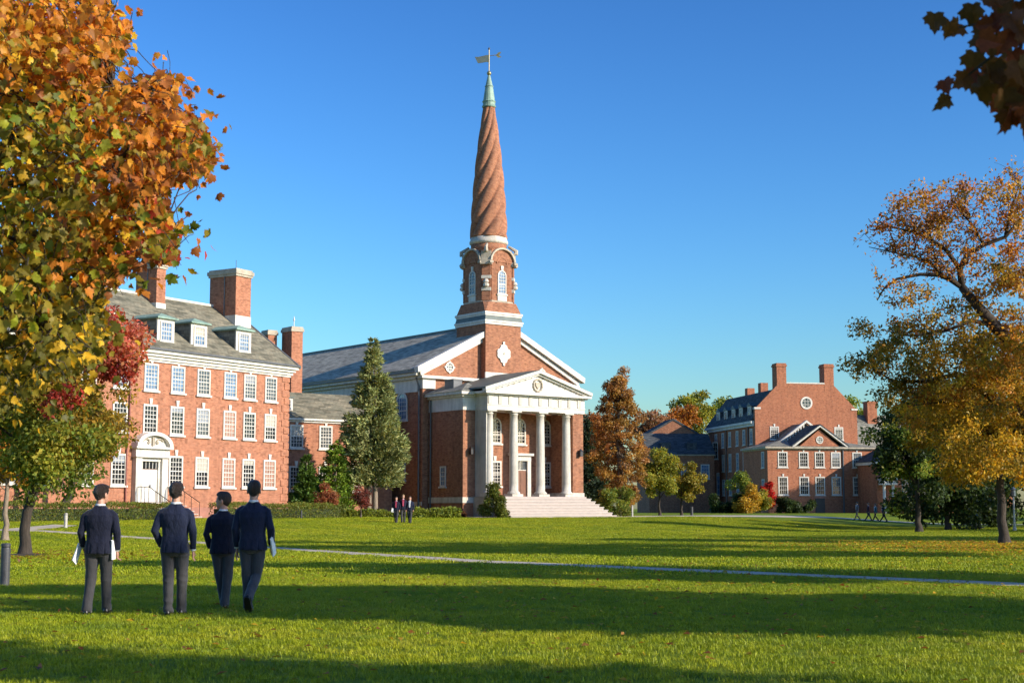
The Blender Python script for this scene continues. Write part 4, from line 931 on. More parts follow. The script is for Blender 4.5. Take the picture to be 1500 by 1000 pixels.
def small_maple(x, y, H, r, pal, label, n, seed, bark=M['bark_mid']):
    rg = np.random.default_rng(seed)
    return broadleaf('japanese_maple', label, 'tree', x, y, ellipsoid_clumps(rg, (0, 0, H*0.64), (r, r, H*0.34), 22, (0.2, 0.36), 0, 0.5), H*0.34, 0.05, n, 0.13, [pal], bark, seed+1, twig=14)
small_maple(-12.6, 101.5, 2.4, 0.78, [(0.36, 0.115, 0.055), (0.30, 0.10, 0.05), (0.26, 0.13, 0.05)], 'small red orange japanese maple in front of the yews', 2600, 42, M['bark_pale'])
small_maple(-10.45, 103.0, 2.35, 0.58, [(0.20, 0.045, 0.035), (0.26, 0.06, 0.045), (0.16, 0.05, 0.035)], 'thin dark red japanese maple beside the pine trunks', 1400, 44)

# --- shrubs
def shrub(name, label, x, y, w, h, pal, n, seed, leaf=0.14, cat='shrub', group=None, cone=0.0, stems=5):
    rg = np.random.default_rng(seed); z0 = G(x, y)-0.05; root = empty(name, (x, y, z0)); tag(root, label, cat, group)
    mb = MB(); cl = []
    for k in range(16):
        t = rg.random(); rr = w*0.5*(1-cone*t)*math.sqrt(rg.random())*0.85; a = rg.random()*2*PI; cl.append((rr*math.cos(a), rr*math.sin(a), h*(0.12+0.74*t), rg.uniform(0.16, 0.3)*min(w, h)*(1-0.5*cone*t), 0))
    for k in range(stems): limb(mb, (rg.normal()*0.08, rg.normal()*0.08, 0), cl[k][:3], 0.025, 0.008, rg, 0.05, 4, 4)
    mb.build('stem', M['bark_mid'], root)
    v, f, t = crown(cl, n, leaf, [pal], rg); link('foliage', np_mesh('foliage', v, f, M['leaf'], t), root); return root
shrub('evergreen_bush', 'leafy yellow-green bush growing before the church\'s leftmost column', -1.35, 108.6, 2.1, 2.75, [(0.13, 0.16, 0.025), (0.18, 0.19, 0.03), (0.08, 0.115, 0.02)], 6000, 51, 0.15, cone=0.55)
shrub('evergreen_bush', 'round green bush by the bottom of the church steps', 7.4, 121.0, 1.8, 1.9, YGREEN, 2500, 52, 0.16, cone=0.3)
shrub('evergreen_bush', 'broad spreading green bush under the columnar brown tree', 8.6, 119.5, 3.0, 2.3, GREEN, 5500, 53, 0.17, cone=0.2)
shrub('barberry_bush', 'low dark red barberry at the corner of the church', -4.4, 110.6, 2.6, 0.65, [(0.18, 0.06, 0.035), (0.14, 0.06, 0.03), (0.20, 0.10, 0.04)], 2200, 54, 0.12)
for i, (X, Y, w, h, pal, lab) in enumerate([
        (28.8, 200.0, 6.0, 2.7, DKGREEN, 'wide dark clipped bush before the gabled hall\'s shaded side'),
        (31.2, 197.5, 3.2, 4.1, YELLOW, 'yellow autumn shrub before the gabled hall'),
        (31.0, 201.0, 4.0, 6.2, GREEN, 'tall green shrub rising behind the yellow one'),
        (33.4, 199.0, 4.0, 3.4, YGREEN, 'loose yellow-green shrub below the scarlet one'),
        (34.5, 200.5, 2.0, 4.9, [(0.55, 0.03, 0.02), (0.45, 0.04, 0.03)], 'scarlet shrub glowing against the gabled hall\'s brick corner'),
        (36.9, 200.0, 4.0, 2.2, DKGREEN, 'dark low shrub between the scarlet shrub and hall door'),
        (39.6, 203.5, 4.6, 1.9, DKGREEN, 'dark clipped bush beside the gabled hall\'s black door')]):
    shrub('garden_shrub', lab, X, Y, w, h, pal, 3500 if i else 5000, 60+i, 0.28, cone=0.3 if h > 3 else 0.0)

# --- hedges
def hedge(label, a, b, w, h, n, seed, pal, leaf=0.10, top=0.0, name='hedge', group=None):
    rng = np.random.default_rng(seed); a = Vector((*a, 0)); b = Vector((*b, 0)); L = (b-a).length; ang = math.atan2(b.y-a.y, b.x-a.x)
    z0 = G((a.x+b.x)/2, (a.y+b.y)/2)-0.06; root = empty(name, (a.x, a.y, z0), ang); tag(root, label, 'hedge', group)
    s = rng.random(n)*L; q = rng.random(n); face = rng.random(n); y = np.where(face < 0.4, -w/2, np.where(face < 0.55, w/2, (rng.random(n)-0.5)*w)); z = np.where(face < 0.55, q*h, h)
    lump = 0.05*np.sin(s*2.3+seed)+0.04*np.sin(s*5.1)+0.05*np.sin(s*0.9)
    d = rng.random(n)**2*0.22; y = y*(1-d)*(1+lump); z = np.where(face < 0.55, z, z-d*0.6)*(1+lump*(1.2+top)); ends = rng.random(n) < 0.08; s = np.where(ends, np.where(rng.random(n) < 0.5, 0.0, L)+rng.normal(size=n)*0.05, s)
    p = np.stack([s, y, z], 1)+rng.normal(size=(n, 3))*0.03
    nr = unit(np.stack([rng.normal(size=n)*0.5, np.sign(y)*0.6, np.full(n, 0.6)], 1)+rng.normal(size=(n, 3))*0.5); ax = rng.normal(size=(n, 3)); ax[:, 2] += 0.5
    v, f, t = leaf_geo(p, leaf*rng.uniform(0.6, 1.3, n), nr, ax, pick(pal, n, rng)*(1+1.5*lump[:, None]))
    link('foliage', np_mesh('foliage', v, f, M['leaf'], t), root)
    mb = MB(); k = 0.2
    while k < L:
        mb.tube([(k, 0, 0), (k+0.05, 0.05, h*0.85)], [0.02, 0.008], 4); k += 0.35
    tag(mb.build('stem', M['bark_mid'], root), kind='stuff'); 
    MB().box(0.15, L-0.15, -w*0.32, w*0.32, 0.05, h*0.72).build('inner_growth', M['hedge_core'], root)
    return root
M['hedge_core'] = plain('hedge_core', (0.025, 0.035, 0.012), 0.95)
BOX = [(0.136, 0.184, 0.0288), (0.176, 0.224, 0.032), (0.112, 0.144, 0.0288), (0.24, 0.224, 0.04)]
def lh(u, v): 
    t = R(58.5); return (-15.92+u*math.cos(t)-v*math.sin(t), 104+u*math.sin(t)+v*math.cos(t))
hedge('clipped green hedge under the hall windows, left of the door steps', lh(-29, -4.2), lh(-15.3, -4.2), 1.3, 1.0, 13000, 71, BOX)
hedge('clipped green hedge under the hall windows, between the door steps and the yews', lh(-11.3, -4.2), lh(0.6, -4.2), 1.3, 0.95, 11000, 72, BOX)
hedge('low loose ground hedge running along the foot of the church', (-14.2, 104.6), (-4.0, 107.6), 1.6, 0.55, 9000, 73, [(0.20, 0.25, 0.03), (0.26, 0.29, 0.035), (0.13, 0.18, 0.03)], 0.16, 2.0)
hedge('rusty brown hedge at the far end of the long hall', (-33.5, 74.5), (-27.5, 79.0), 1.8, 1.5, 7000, 74, [(0.20, 0.09, 0.04), (0.16, 0.08, 0.035), (0.13, 0.09, 0.03)], 0.14, 2.0)

# --- columnar oak and the trees around the far lawn
rg = np.random.default_rng(81); cl = []
for k in range(230):
    t = rg.random()**0.85; z = 1.6+t*10.1; prof = min(1.0, 0.72+1.6*t) if t < 0.25 else max(0.22, (1-((t-0.25)/0.75)**2.5))
    rr = 2.45*prof*math.sqrt(rg.random()); a = rg.random()*2*PI
    cl.append((rr*math.cos(a)*1.08, rr*math.sin(a), z+rg.normal()*0.3, rg.uniform(0.22, 0.55), 0 if rg.random() < 0.4+0.3*t else 1))
oak = broadleaf('oak_tree', 'tall columnar oak with rusty brown autumn leaves beside the church', 'tree', 8.9, 124.0, cl, 8.0, 0.22, 26000, 0.22, [[(0.38, 0.195, 0.065), (0.32, 0.16, 0.055), (0.26, 0.14, 0.05), (0.44, 0.25, 0.08)], [(0.46, 0.26, 0.06), (0.38, 0.22, 0.055), (0.30, 0.20, 0.05)]], M['bark_mid'], 82, aspect=0.5, limbs=60, shell=0.6)
rg = np.random.default_rng(83)
broadleaf('ash_tree', 'small pale green tree on the lawn before the shaded hall', 'tree', 13.3, 134.0, ellipsoid_clumps(rg, (0, 0, 4.1), (1.75, 1.7, 2.4), 40, (0.4, 0.7), 0, 0.5), 1.9, 0.11, 9000, 0.22, [YGREEN], M['bark_dark'], 84)
rg = np.random.default_rng(85)
broadleaf('ash_tree', 'smaller yellow-green tree just beside the pale green one', 'tree', 15.6, 137.0, ellipsoid_clumps(rg, (0.3, 0, 3.4), (1.7, 1.6, 1.7), 30, (0.35, 0.6), 0, 0.5), 1.7, 0.11, 6000, 0.22, [[(0.26, 0.23, 0.03), (0.20, 0.20, 0.03), (0.30, 0.22, 0.03)]], M['bark_dark'], 86)
for i, (px, Y, zc, rx, rz_, pal, lab, nm) in enumerate([
        (1018, 262, 19.0, 4.2, 4.0, YGREEN, 'yellow-green tree rising above the shaded hall\'s roof', 'maple_tree'),
        (985, 255, 16.0, 5.4, 3.0, ORANGE, 'orange tree showing over the shaded hall\'s roof', 'maple_tree'),
        (957, 250, 15.2, 3.6, 2.4, [(0.34, 0.17, 0.10), (0.28, 0.14, 0.07), (0.30, 0.20, 0.10)], 'thin pinkish tree beside the orange one, over the shaded hall', 'maple_tree'),
        (1056, 275, 18.5, 3.2, 3.8, GREEN, 'dark green tree between the shaded hall and gabled hall', 'maple_tree'),
        (1236, 262, 18.5, 3.5, 3.0, GREEN, 'green treetop peeping past the gabled hall\'s sloping gable', 'maple_tree'),
        (868, 180, 10.0, 3.0, 3.4, RUST, 'brown treetop between the church and the columnar oak', 'maple_tree')]):
    rg = np.random.default_rng(90+i); X = (px-750)/2168*Y
    broadleaf(nm, lab, 'tree', X, Y, ellipsoid_clumps(rg, (0, 0, zc-1), (rx, rx, rz_), 30, (0.9, 1.5), 0, 0.5), zc*0.6, 0.3, 5000, 0.5, [pal], M['bark_dark'], 100+i)

# --- big tree on the right lawn and the leaning giant beside it
rg = np.random.default_rng(111)
def palR(p, q, r):
    if p[2] < 5.0: return r.choice([0, 1], p=[0.75, 0.25])
    return r.choice([0, 1, 2], p=[0.5, 0.35, 0.15])
cl = ellipsoid_clumps(rg, (-0.2, 0.3, 5.7), (3.8, 3.4, 3.0), 95, (0.5, 0.95), palR, 0.5)
broadleaf('elm_tree', 'golden yellow tree with a dark straight trunk on the leaf-strewn lawn', 'tree', 21.3, 64.6, cl, 3.6, 0.20, 30000, 0.18, [YELLOW, OLIVE, LORANGE], M['bark_dark'], 112, limbs=24)
rg = np.random.default_rng(113)
big = empty('elm_tree', (22.0, 54.0, -0.05)); tag(big, 'huge leaning tree with thinning orange leaves and bare twigs against the sky', 'tree')
mb = MB(); BP = lambda px, py, Y=54.0: Vector(((px+10-750)/2168*Y-22.0, Y-54.0, (745-py-14)/2168*Y+1.55))
main = [Vector((0, 0, 0)), Vector((-0.05, 0, 0.5)), Vector((-0.2, 0, 2.5)), BP(1575, 590), BP(1500, 515), BP(1452, 462), BP(1424, 428), BP(1406, 405)]
mb.tube(main, [0.75, 0.55, 0.42, 0.36, 0.28, 0.22, 0.18, 0.15], 10)
def br(pts, r0, r1): 
    mb.tube([Vector(p) for p in pts], [r0+(r1-r0)*i/(len(pts)-1) for i in range(len(pts))], 6); return pts
L1 = br([BP(1406, 405), BP(1404, 378), BP(1415, 358), BP(1440, 342), BP(1473, 330), BP(1500, 300, 53.5)], 0.13, 0.05)
L2 = br([BP(1406, 405), BP(1388, 393), BP(1372, 387), BP(1345, 386), BP(1310, 393), BP(1290, 408), BP(1280, 425)], 0.11, 0.02)
L3 = br([BP(1404, 378), BP(1385, 350), BP(1360, 332), BP(1335, 322), BP(1300, 314), BP(1285, 305)], 0.09, 0.015)
L4 = br([BP(1380, 390), BP(1365, 372), BP(1340, 360), BP(1310, 354), BP(1270, 345)], 0.07, 0.012)
L5 = br([BP(1473, 330), BP(1480, 300), BP(1490, 270), BP(1500, 240)], 0.06, 0.02)
L6 = br([BP(1440, 342), BP(1428, 315), BP(1410, 295), BP(1395, 272)], 0.05, 0.015)
L7 = br([BP(1575, 590), BP(1500, 598), BP(1455, 578), BP(1425, 555), BP(1390, 535), BP(1350, 545), BP(1300, 545), BP(1262, 520)], 0.20, 0.02)
L8 = br([BP(1455, 578), BP(1410, 590), BP(1375, 575), BP(1330, 580)], 0.10, 0.02)
L9 = br([BP(1452, 462), BP(1420, 455), BP(1380, 470), BP(1330, 478), BP(1290, 470)], 0.10, 0.015)
L10 = br([BP(1372, 387), BP(1368, 360), BP(1362, 330), BP(1352, 310)], 0.045, 0.012)
L11 = br([Vector(main[3]), BP(1600, 450), BP(1580, 350), BP(1540, 270), BP(1525, 230)], 0.26, 0.03)
twigs = []
for Ls in (L1, L2, L3, L4, L5, L6, L7, L8, L9, L10, L11):
    for q in range(16):
        i = rg.integers(1, len(Ls)); t = rg.random(); a = Vector(Ls[i-1]).lerp(Vector(Ls[i]), t); d = Vector(rg.normal(size=3)); d.z = abs(d.z)*0.8+0.1; d.normalize(); b = a+d*rg.uniform(0.5, 1.5)
        pl = limb(mb, a, b, 0.020, 0.006, rg, 0.06, 5, 4, 0.10); twigs.append(pl)
        for qq in range(2):
            c = pl[rg.integers(2, 6)]; d2 = (d+Vector(rg.normal(size=3))*0.8).normalized(); limb(mb, c, c+d2*rg.uniform(0.3, 0.7), 0.010, 0.004, rg, 0.05, 3, 3); twigs.append([c, c+d2*0.5])
mb.build('trunk', M['bark_dark'], big, True)
# crown: dense low and near the limbs, sparse at the sky edge
cl = []
def spot(px, py, r, n, pal, dy=2.0):
    for k in range(n):
        a = rg.random()*2*PI; q = math.sqrt(rg.random())*r
        c = BP(px+q*math.cos(a), py+q*math.sin(a)); c.y += rg.normal()*dy; cl.append((c.x, c.y, c.z, rg.uniform(0.28, 0.62), pal if not isinstance(pal, tuple) else rg.choice(pal)))
for (px, py, r, n, pal) in [(1345, 275, 24, 8, (3, 2)), (1385, 290, 26, 10, (3, 2)), (1425, 275, 20, 7, (3, 2)), (1300, 305, 18, 4, (2, 3)), (1460, 300, 28, 8, (3, 2)), (1492, 265, 20, 6, (3, 0)), (1340, 330, 26, 4, (2, 3)),
        (1480, 370, 40, 22, (2, 3)), (1440, 420, 40, 12, (2, 1)), (1500, 430, 50, 26, (2, 1)), (1540, 330, 60, 26, (2, 3)), (1335, 435, 30, 9, (2, 1)), (1310, 480, 35, 14, (1, 4)), (1280, 510, 30, 12, (4, 1)), (1260, 520, 18, 6, (4, 1)), (1270, 470, 20, 5, (4, 1)),
        (1365, 480, 40, 22, (1, 0)), (1410, 510, 40, 26, (0, 1)), (1460, 500, 40, 26, (0, 1, 2)), (1360, 550, 45, 28, (0, 1)), (1420, 570, 45, 34, (0, 0, 1)), (1310, 545, 30, 14, (1, 4)), (1480, 560, 45, 34, (0, 1, 2)), (1500, 500, 50, 22, (3, 2)), (1560, 520, 60, 36, (0, 2)), (1400, 620, 40, 24, (0, 1)), (1460, 630, 45, 28, (0, 0, 1)), (1620, 420, 70, 40, (0, 2, 3))]:
    spot(px, py, r, n, pal)
v, f, t = crown(cl, 40000, 0.150, [YELLOW, OLIVE, LORANGE, ORANGE, OLIVEDK], rg, 0.5, shell=0.75)
tw = [Vector(p) for pl in twigs for p in pl[1:]]; n = 5000
n = 7000; k = rg.integers(0, len(tw), n); p = np.array([tuple(tw[i]) for i in k])+rg.normal(size=(n, 3))*0.10
v2, f2, t2 = leaf_geo(p, 0.14*rg.uniform(0.6, 1.3, n), unit(rg.normal(size=(n, 3))), rg.normal(size=(n, 3)), pick(ORANGE+LORANGE, n, rg), 0.5)
link('crown', np_mesh('crown', np.concatenate([v, v2]), np.concatenate([f, f2+len(v)]), M['leaf'], np.concatenate([t, t2])), big)
# dark trees in the shade on the right
rg = np.random.default_rng(121)
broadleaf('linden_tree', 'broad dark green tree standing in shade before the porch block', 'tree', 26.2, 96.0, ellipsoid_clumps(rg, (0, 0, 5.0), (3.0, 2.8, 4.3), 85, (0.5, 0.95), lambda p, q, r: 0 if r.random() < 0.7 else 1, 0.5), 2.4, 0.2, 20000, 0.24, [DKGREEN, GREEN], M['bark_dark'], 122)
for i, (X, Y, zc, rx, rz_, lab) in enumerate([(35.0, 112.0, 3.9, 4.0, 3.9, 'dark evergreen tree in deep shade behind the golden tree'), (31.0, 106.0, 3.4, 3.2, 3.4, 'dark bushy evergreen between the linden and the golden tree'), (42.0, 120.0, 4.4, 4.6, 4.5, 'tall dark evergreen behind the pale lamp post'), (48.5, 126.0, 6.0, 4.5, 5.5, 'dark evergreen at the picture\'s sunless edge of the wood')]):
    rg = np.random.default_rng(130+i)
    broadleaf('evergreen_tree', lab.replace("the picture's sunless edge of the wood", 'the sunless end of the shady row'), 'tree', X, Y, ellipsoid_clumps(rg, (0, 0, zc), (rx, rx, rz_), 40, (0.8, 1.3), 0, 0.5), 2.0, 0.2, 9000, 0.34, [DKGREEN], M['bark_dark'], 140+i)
# far wood closing the view
rng = np.random.default_rng(150); cl = [(x+rng.normal()*3, 330+rng.normal()*8, 3+rng.random()*6, rng.uniform(2.5, 4.5), rng.integers(0, 3)) for x in np.arange(-260, 330, 2.2)]
v, f, t = crown(cl, 26000, 1.3, [DKGREEN, GREEN, RUST], rng)
tag(link('far_wood', np_mesh('far_wood', v, f, M['leaf'], t)), 'distant wood closing the view behind the halls', None, None, 'stuff')

# --- trees beyond the sunny side whose shadows lie over the lawn
def shade_tree(x, y, H, r, seed, n=None):
    n = n or (3000 if y < 10 else (22000 if y < 45 else 12000))
    rg = np.random.default_rng(seed)
    return broadleaf('shade_tree', 'tall maple standing towards the sun, its long shadow lying across the lawn', 'tree', x, y, ellipsoid_clumps(rg, (0, 0, H*0.60), (r, r, H*0.36), 70, (r*0.18, r*0.34), 0, 0.5), H*0.4, 0.3, n, 0.44, [OLIVE], M['bark_dark'], seed+1, group='maples casting long shadows over the lawn')
SHADE = [(22.5, 12.6, 17.0, 3.5), (18.0, 17.2, 12.0, 3.0), (21.0, 27.3, 15.5, 3.4), (24.0, 43.0, 18.0, 4.6), (13.0, 6.6, 10.5, 2.0), (47.0, 63.0, 19.0, 6.5), (60.0, 84.0, 15.0, 5.0), (52.0, 96.0, 12.0, 4.5), (72.0, 110.0, 16.0, 6.0), (57.5, 134.0, 15.0, 6.0), (74.0, 160.0, 15.0, 6.0), (71.0, 198.0, 18.0, 6.0)]
for i, a in enumerate(SHADE): shade_tree(*a, 160+2*i)

# ------------------------------------------------------------------ foreground maple
HALF = [(0.0, 0.0), (0.16, -0.08), (0.38, -0.03), (0.35, 0.10), (0.60, 0.30), (0.49, 0.38), (0.50, 0.58), (0.33, 0.52), (0.25, 0.60), (0.24, 0.76), (0.12, 0.80), (0.0, 1.0)]
OUT = HALF + [(-x, y) for x, y in HALF[-2:0:-1]]
LVS = [np.array([(x*sx, y, fo*abs(x)-dr*y*y+tw*x*y) for x, y in OUT] + [(0, 0.34, -0.02)]) for fo, dr, tw, sx in ((0.22, 0.14, 0.1, 1.0), (0.55, 0.30, -0.25, 0.92), (-0.25, 0.45, 0.35, 0.95), (0.40, -0.22, 0.4, 1.05))]; NO = len(OUT)
LF = [(i, (i+1) % NO, NO) for i in range(NO)]
LEAF = []
for lv in LVS:
    me_ = bpy.data.meshes.new('leaf'); me_.from_pydata([tuple(p) for p in lv], [], LF); me_.materials.append(M['leaf_obj']); me_.update(); LEAF.append(me_)
def in_poly(x, y, poly):
    c = False; j = len(poly)-1
    for i in range(len(poly)):
        (xi, yi), (xj, yj) = poly[i], poly[j]
        if (yi > y) != (yj > y) and x < (xj-xi)*(y-yi)/(yj-yi)+xi: c = not c
        j = i
    return c
PIT = math.atan(245.0/FPX); CP, SP = math.cos(PIT), math.sin(PIT)
def at(px, py, Y):
    a = (px-750)/FPX; b = (500-py)/FPX; d = Vector((a, CP-b*SP, SP+b*CP)); return d*(Y/d.y)+Vector((0, 0, EYE))
SIL = [(-300, -260), (150, -260), (170, -90), (155, 0), (186, 22), (189, 62), (178, 82), (158, 100), (150, 124), (180, 118), (218, 113), (250, 106), (268, 130), (250, 156), (288, 170), (310, 198), (311, 240), (285, 268), (250, 273), (238, 296), (258, 328), (262, 384), (228, 380), (200, 376), (180, 408), (158, 440), (160, 490), (150, 528), (105, 546), (60, 566), (0, 600), (-100, 640), (-300, 600)]
fm = empty('maple_tree', (-6.6, 12.5, -0.05)); tag(fm, 'large maple with yellow, orange and olive leaves reaching over the near lawn', 'tree')
rg = np.random.default_rng(201); mb = MB()
TB = Vector((-6.6, 12.5, -0.05))
mb.tube([(0, 0, 0), (0, 0, 0.3), (0.05, 0, 1.5), (0.1, 0, 3.0), (0.2, -0.1, 5.0), (0.5, -0.2, 7.0)], [0.5, 0.36, 0.30, 0.27, 0.2, 0.06], 12)
sprays = []
while len(sprays) < 1350:
    px, py = rg.uniform(-300, 315), rg.uniform(-260, 650)
    if not in_poly(px+rg.normal()*8, py+rg.normal()*8, SIL): continue
    if px < 0 or py < 0:
        if rg.random() < 0.66: continue
    sprays.append((px, py, 11.5+rg.normal()*1.0+(0.6 if py > 420 else 0)))
edge = [(240, 112), (258, 118), (262, 130), (300, 190), (306, 205), (308, 232), (295, 250), (270, 262), (255, 340), (256, 365), (250, 380), (235, 370), (186, 40), (184, 62), (172, 85), (215, 372), (185, 400), (228, 122), (290, 178), (246, 310), (262, 170)]
sprays += [(x-rg.random()*22, y+rg.normal()*8, 11.0+rg.normal()*0.6) for x, y in edge*3]
limbs_to = [(235, 150), (285, 215), (235, 345), (150, 45), (180, 250), (120, 150), (100, 330), (60, 480), (140, 520), (40, 240), (90, 60), (180, 390)]
skel = []
for (px, py) in limbs_to:
    e = at(px, py, 11.3+rg.normal()*0.5)-TB; s0 = Vector((0.1, 0, min(2.6+0.35*max(0, e.z-2), 5.5)))
    skel += limb(mb, s0, e, 0.085, 0.012, rg, 0.04, 9, 6, 0.05)
P_, S_, N_, A_, T_ = [], [], [], [], []
def zone(px, py):
    r = rg.random()
    if px > 200: return ['orange', 'rust', 'orange', 'yorange', 'rust', 'olive'][int(r*6)] if py < 300 else ['rust', 'olive', 'olive', 'green', 'red', 'orange'][int(r*6)]
    if py < 110: return ['olive', 'yorange', 'orange', 'orange', 'rust', 'yorange', 'yellow'][int(r*7)]
    if px < 110 and py > 150: return ['yellow', 'green', 'olive', 'yorange', 'lime', 'olive', 'dk'][int(r*7)] if py < 460 else ['dk', 'dk', 'olive', 'yellow', 'dk'][int(r*5)]
    return ['olive', 'yorange', 'yorange', 'yellow', 'rust', 'orange', 'orange', 'olive'][int(r*8)] if py < 400 else ['olive', 'dk', 'yellow', 'dk'][int(r*4)]
MC_ = {'orange': (0.55, 0.20, 0.025), 'rust': (0.34, 0.12, 0.03), 'yorange': (0.60, 0.28, 0.03), 'olive': (0.24, 0.19, 0.022), 'dk': (0.13, 0.125, 0.02), 'green': (0.13, 0.18, 0.02), 'lime': (0.32, 0.34, 0.03), 'yellow': (0.64, 0.40, 0.03), 'red': (0.45, 0.06, 0.03)}
for (px, py, Y) in sprays:
    c = at(px, py, Y)-TB; base = zone(px, py); tipd = Vector(rg.normal(size=3)); tipd.z -= 0.5; tipd.x += 0.5; tipd.normalize()
    s_ = min(skel, key=lambda q: (q-c).length_squared)
    if (s_-c).length < 1.6 and rg.random() < 0.35: limb(mb, s_, c, 0.008, 0.003, rg, 0.06, 6, 4, 0.08)
    mb.tube([tuple(c-tipd*0.12), tuple(c+Vector((0.01, 0, 0.015))), tuple(c+tipd*0.07-Vector((0, 0, 0.02)))], [0.004, 0.003, 0.002], 4)
    nl = rg.integers(13, 22)
    for j in range(nl):
        o = c+tipd*rg.uniform(-0.22, 0.24)+Vector(rg.normal(size=3))*0.10
        w_ = o+TB; qx = 750+FPX*w_.x/(w_.y*CP+(w_.z-EYE)*SP); qy = 500-FPX*(-w_.y*SP+(w_.z-EYE)*CP)/(w_.y*CP+(w_.z-EYE)*SP)
        if not in_poly(qx, qy, SIL) and rg.random() < 0.9: continue
        ax = Vector(rg.normal(size=3)); ax.z -= 0.9; ax += tipd*0.6; ax.normalize()
        nr = Vector(rg.normal(size=3))*0.75+Vector((0.35, -0.40, 0.5)); nr = (nr-ax*nr.dot(ax)).normalized()
        k = base if rg.random() < 0.65 else zone(px, py); col = np.minimum(np.array(MC_[k])*rg.uniform(0.72, 1.42), 0.85)
        P_.append(o); S_.append(rg.uniform(0.046, 0.085)); N_.append(nr); A_.append(ax); T_.append(col)
mb.build('trunk', M['bark_dark'], fm, True)
P_, S_, N_, A_, T_ = np.array([tuple(p) for p in P_]), np.array(S_), np.array([tuple(p) for p in N_]), np.array([tuple(p) for p in A_]), np.array(T_)
Wp = P_+np.array(tuple(TB)); inview = np.abs(Wp[:, 0]/Wp[:, 1]) < 0.345
idx = np.where(inview)[0]; near = idx[np.argsort(Wp[idx, 1])][:300]; rest = np.setdiff1d(np.arange(len(P_)), near)
SD = np.cross(A_, N_)
for i in near:
    o = bpy.data.objects.new('leaf', LEAF[int(i) % 4]); COL.objects.link(o); o.parent = fm
    m = Matrix((tuple(SD[i])+(0,), tuple(A_[i])+(0,), tuple(N_[i])+(0,), (0, 0, 0, 1))).transposed()
    o.matrix_local = Matrix.Translation(Vector(P_[i])) @ m @ Matrix.Scale(float(S_[i]), 4); o.color = (*[float(q) for q in T_[i]], 1)
LV = np.stack(LVS)[rest % 4]; nv = LV.shape[1]; n = len(rest)
vv = (P_[rest][:, None, :]+S_[rest][:, None, None]*(LV[:, :, 0:1]*SD[rest][:, None, :]+LV[:, :, 1:2]*A_[rest][:, None, :]+LV[:, :, 2:3]*N_[rest][:, None, :])).reshape(-1, 3)
ff = (np.array(LF)[None]+np.arange(n)[:, None, None]*nv).reshape(-1, 3)
tag(link('crown', np_mesh('crown', vv, ff, M['leaf'], np.repeat(T_[rest], nv, 0)), fm), kind='stuff')

# ------------------------------------------------------------------ dark maple bough overhead
OB = Vector((5.6, 5.3, -0.05)); ob = empty('maple_tree', OB); tag(ob, 'dark red maple whose bough hangs into view high against the sky', 'tree')
rg = np.random.default_rng(301); mb = MB()
mb.tube([(0, 0, 0), (0, 0, 0.25), (0, 0, 1.5), (-0.1, 0, 3.0), (-0.15, 0, 4.5)], [0.32, 0.22, 0.18, 0.14, 0.05], 10)
tip = at(1408, 118, 4.8)-OB; mid = at(1500, 40, 4.8)-OB; mid2 = at(1470, 70, 4.8)-OB; far_ = at(1850, -120, 5.0)-OB
mb.tube([(-0.1, 0, 3.0), tuple(far_), tuple(mid), tuple(mid2), tuple(tip)], [0.09, 0.04, 0.010, 0.006, 0.003], 6)
mb.tube([tuple(mid), tuple(at(1485, 130, 4.8)-OB), tuple(at(1480, 190, 4.8)-OB)], [0.008, 0.005, 0.003], 5)
mb.tube([tuple(mid), tuple(at(1440, 35, 4.8)-OB), tuple(at(1405, 40, 4.8)-OB)], [0.008, 0.005, 0.003], 5)
OL = [(1383, 128, 175, .9), (1384, 150, 200, 1.0), (1428, 92, 185, 1.3), (1436, 130, 190, 1.5), (1418, 122, 230, 1.0), (1404, 48, 205, 1.1), (1425, 22, 190, 1.3), (1448, 40, 160, 1.2), (1470, 15, 200, 1.3), (1492, 22, 150, 1.2), (1452, 66, 190, 1.2), (1478, 62, 200, 1.2), (1496, 55, 150, 1.1), (1462, 100, 175, 1.3), (1490, 105, 170, 1.3), (1470, 150, 185, 1.5), (1492, 150, 165, 1.4), (1478, 175, 190, 1.3), (1498, 185, 175, 1.1), (1450, 118, 210, 1.1), (1440, 8, 120, 1.1), (1510, 90, 180, 1.3), (1520, 30, 180, 1.3), (1512, 135, 190, 1.2), (1482, 90, 140, 1.1), (1458, -20, 180, 1.3), (1500, -15, 170, 1.3), (1468, 130, 200, 1.1), (1445, 55, 230, 1.0), (1480, 38, 170, 1.2)]
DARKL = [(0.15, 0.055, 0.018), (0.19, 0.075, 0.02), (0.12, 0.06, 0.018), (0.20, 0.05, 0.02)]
OL = OL+[(a_+rg.normal()*16, b_+rg.normal()*14, c_+rg.normal()*40, d_*0.85) for a_, b_, c_, d_ in OL[2:]]
for (px, py, ang, s) in OL:
    p = at(px, py-12*s, 4.8+rg.normal()*0.10)-OB; a = R(ang+rg.normal()*8); ax = Vector((math.sin(a), rg.normal()*0.25, math.cos(a))).normalized()
    nr = Vector((rg.normal()*0.5, -1, rg.normal()*0.5)); nr = (nr-ax*nr.dot(ax)).normalized(); sd = ax.cross(nr)
    o = bpy.data.objects.new('leaf', LEAF[rg.integers(4)]); COL.objects.link(o); o.parent = ob
    m = Matrix(((*sd, 0), (*ax, 0), (*nr, 0), (0, 0, 0, 1))).transposed(); o.matrix_local = Matrix.Translation(p) @ m @ Matrix.Scale(0.070*s, 4)
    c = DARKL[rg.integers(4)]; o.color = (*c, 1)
mb.build('trunk', M['bark_dark'], ob, True)
cl = ellipsoid_clumps(rg, (-1.2, -1.2, 4.3), (1.9, 1.6, 1.2), 34, (0.35, 0.6), 0, 0.5)
v, f, t = crown(cl, 7000, 0.16, [DARKL], rg); tag(link('crown', np_mesh('crown', v, f, M['leaf'], t), ob), kind='stuff')

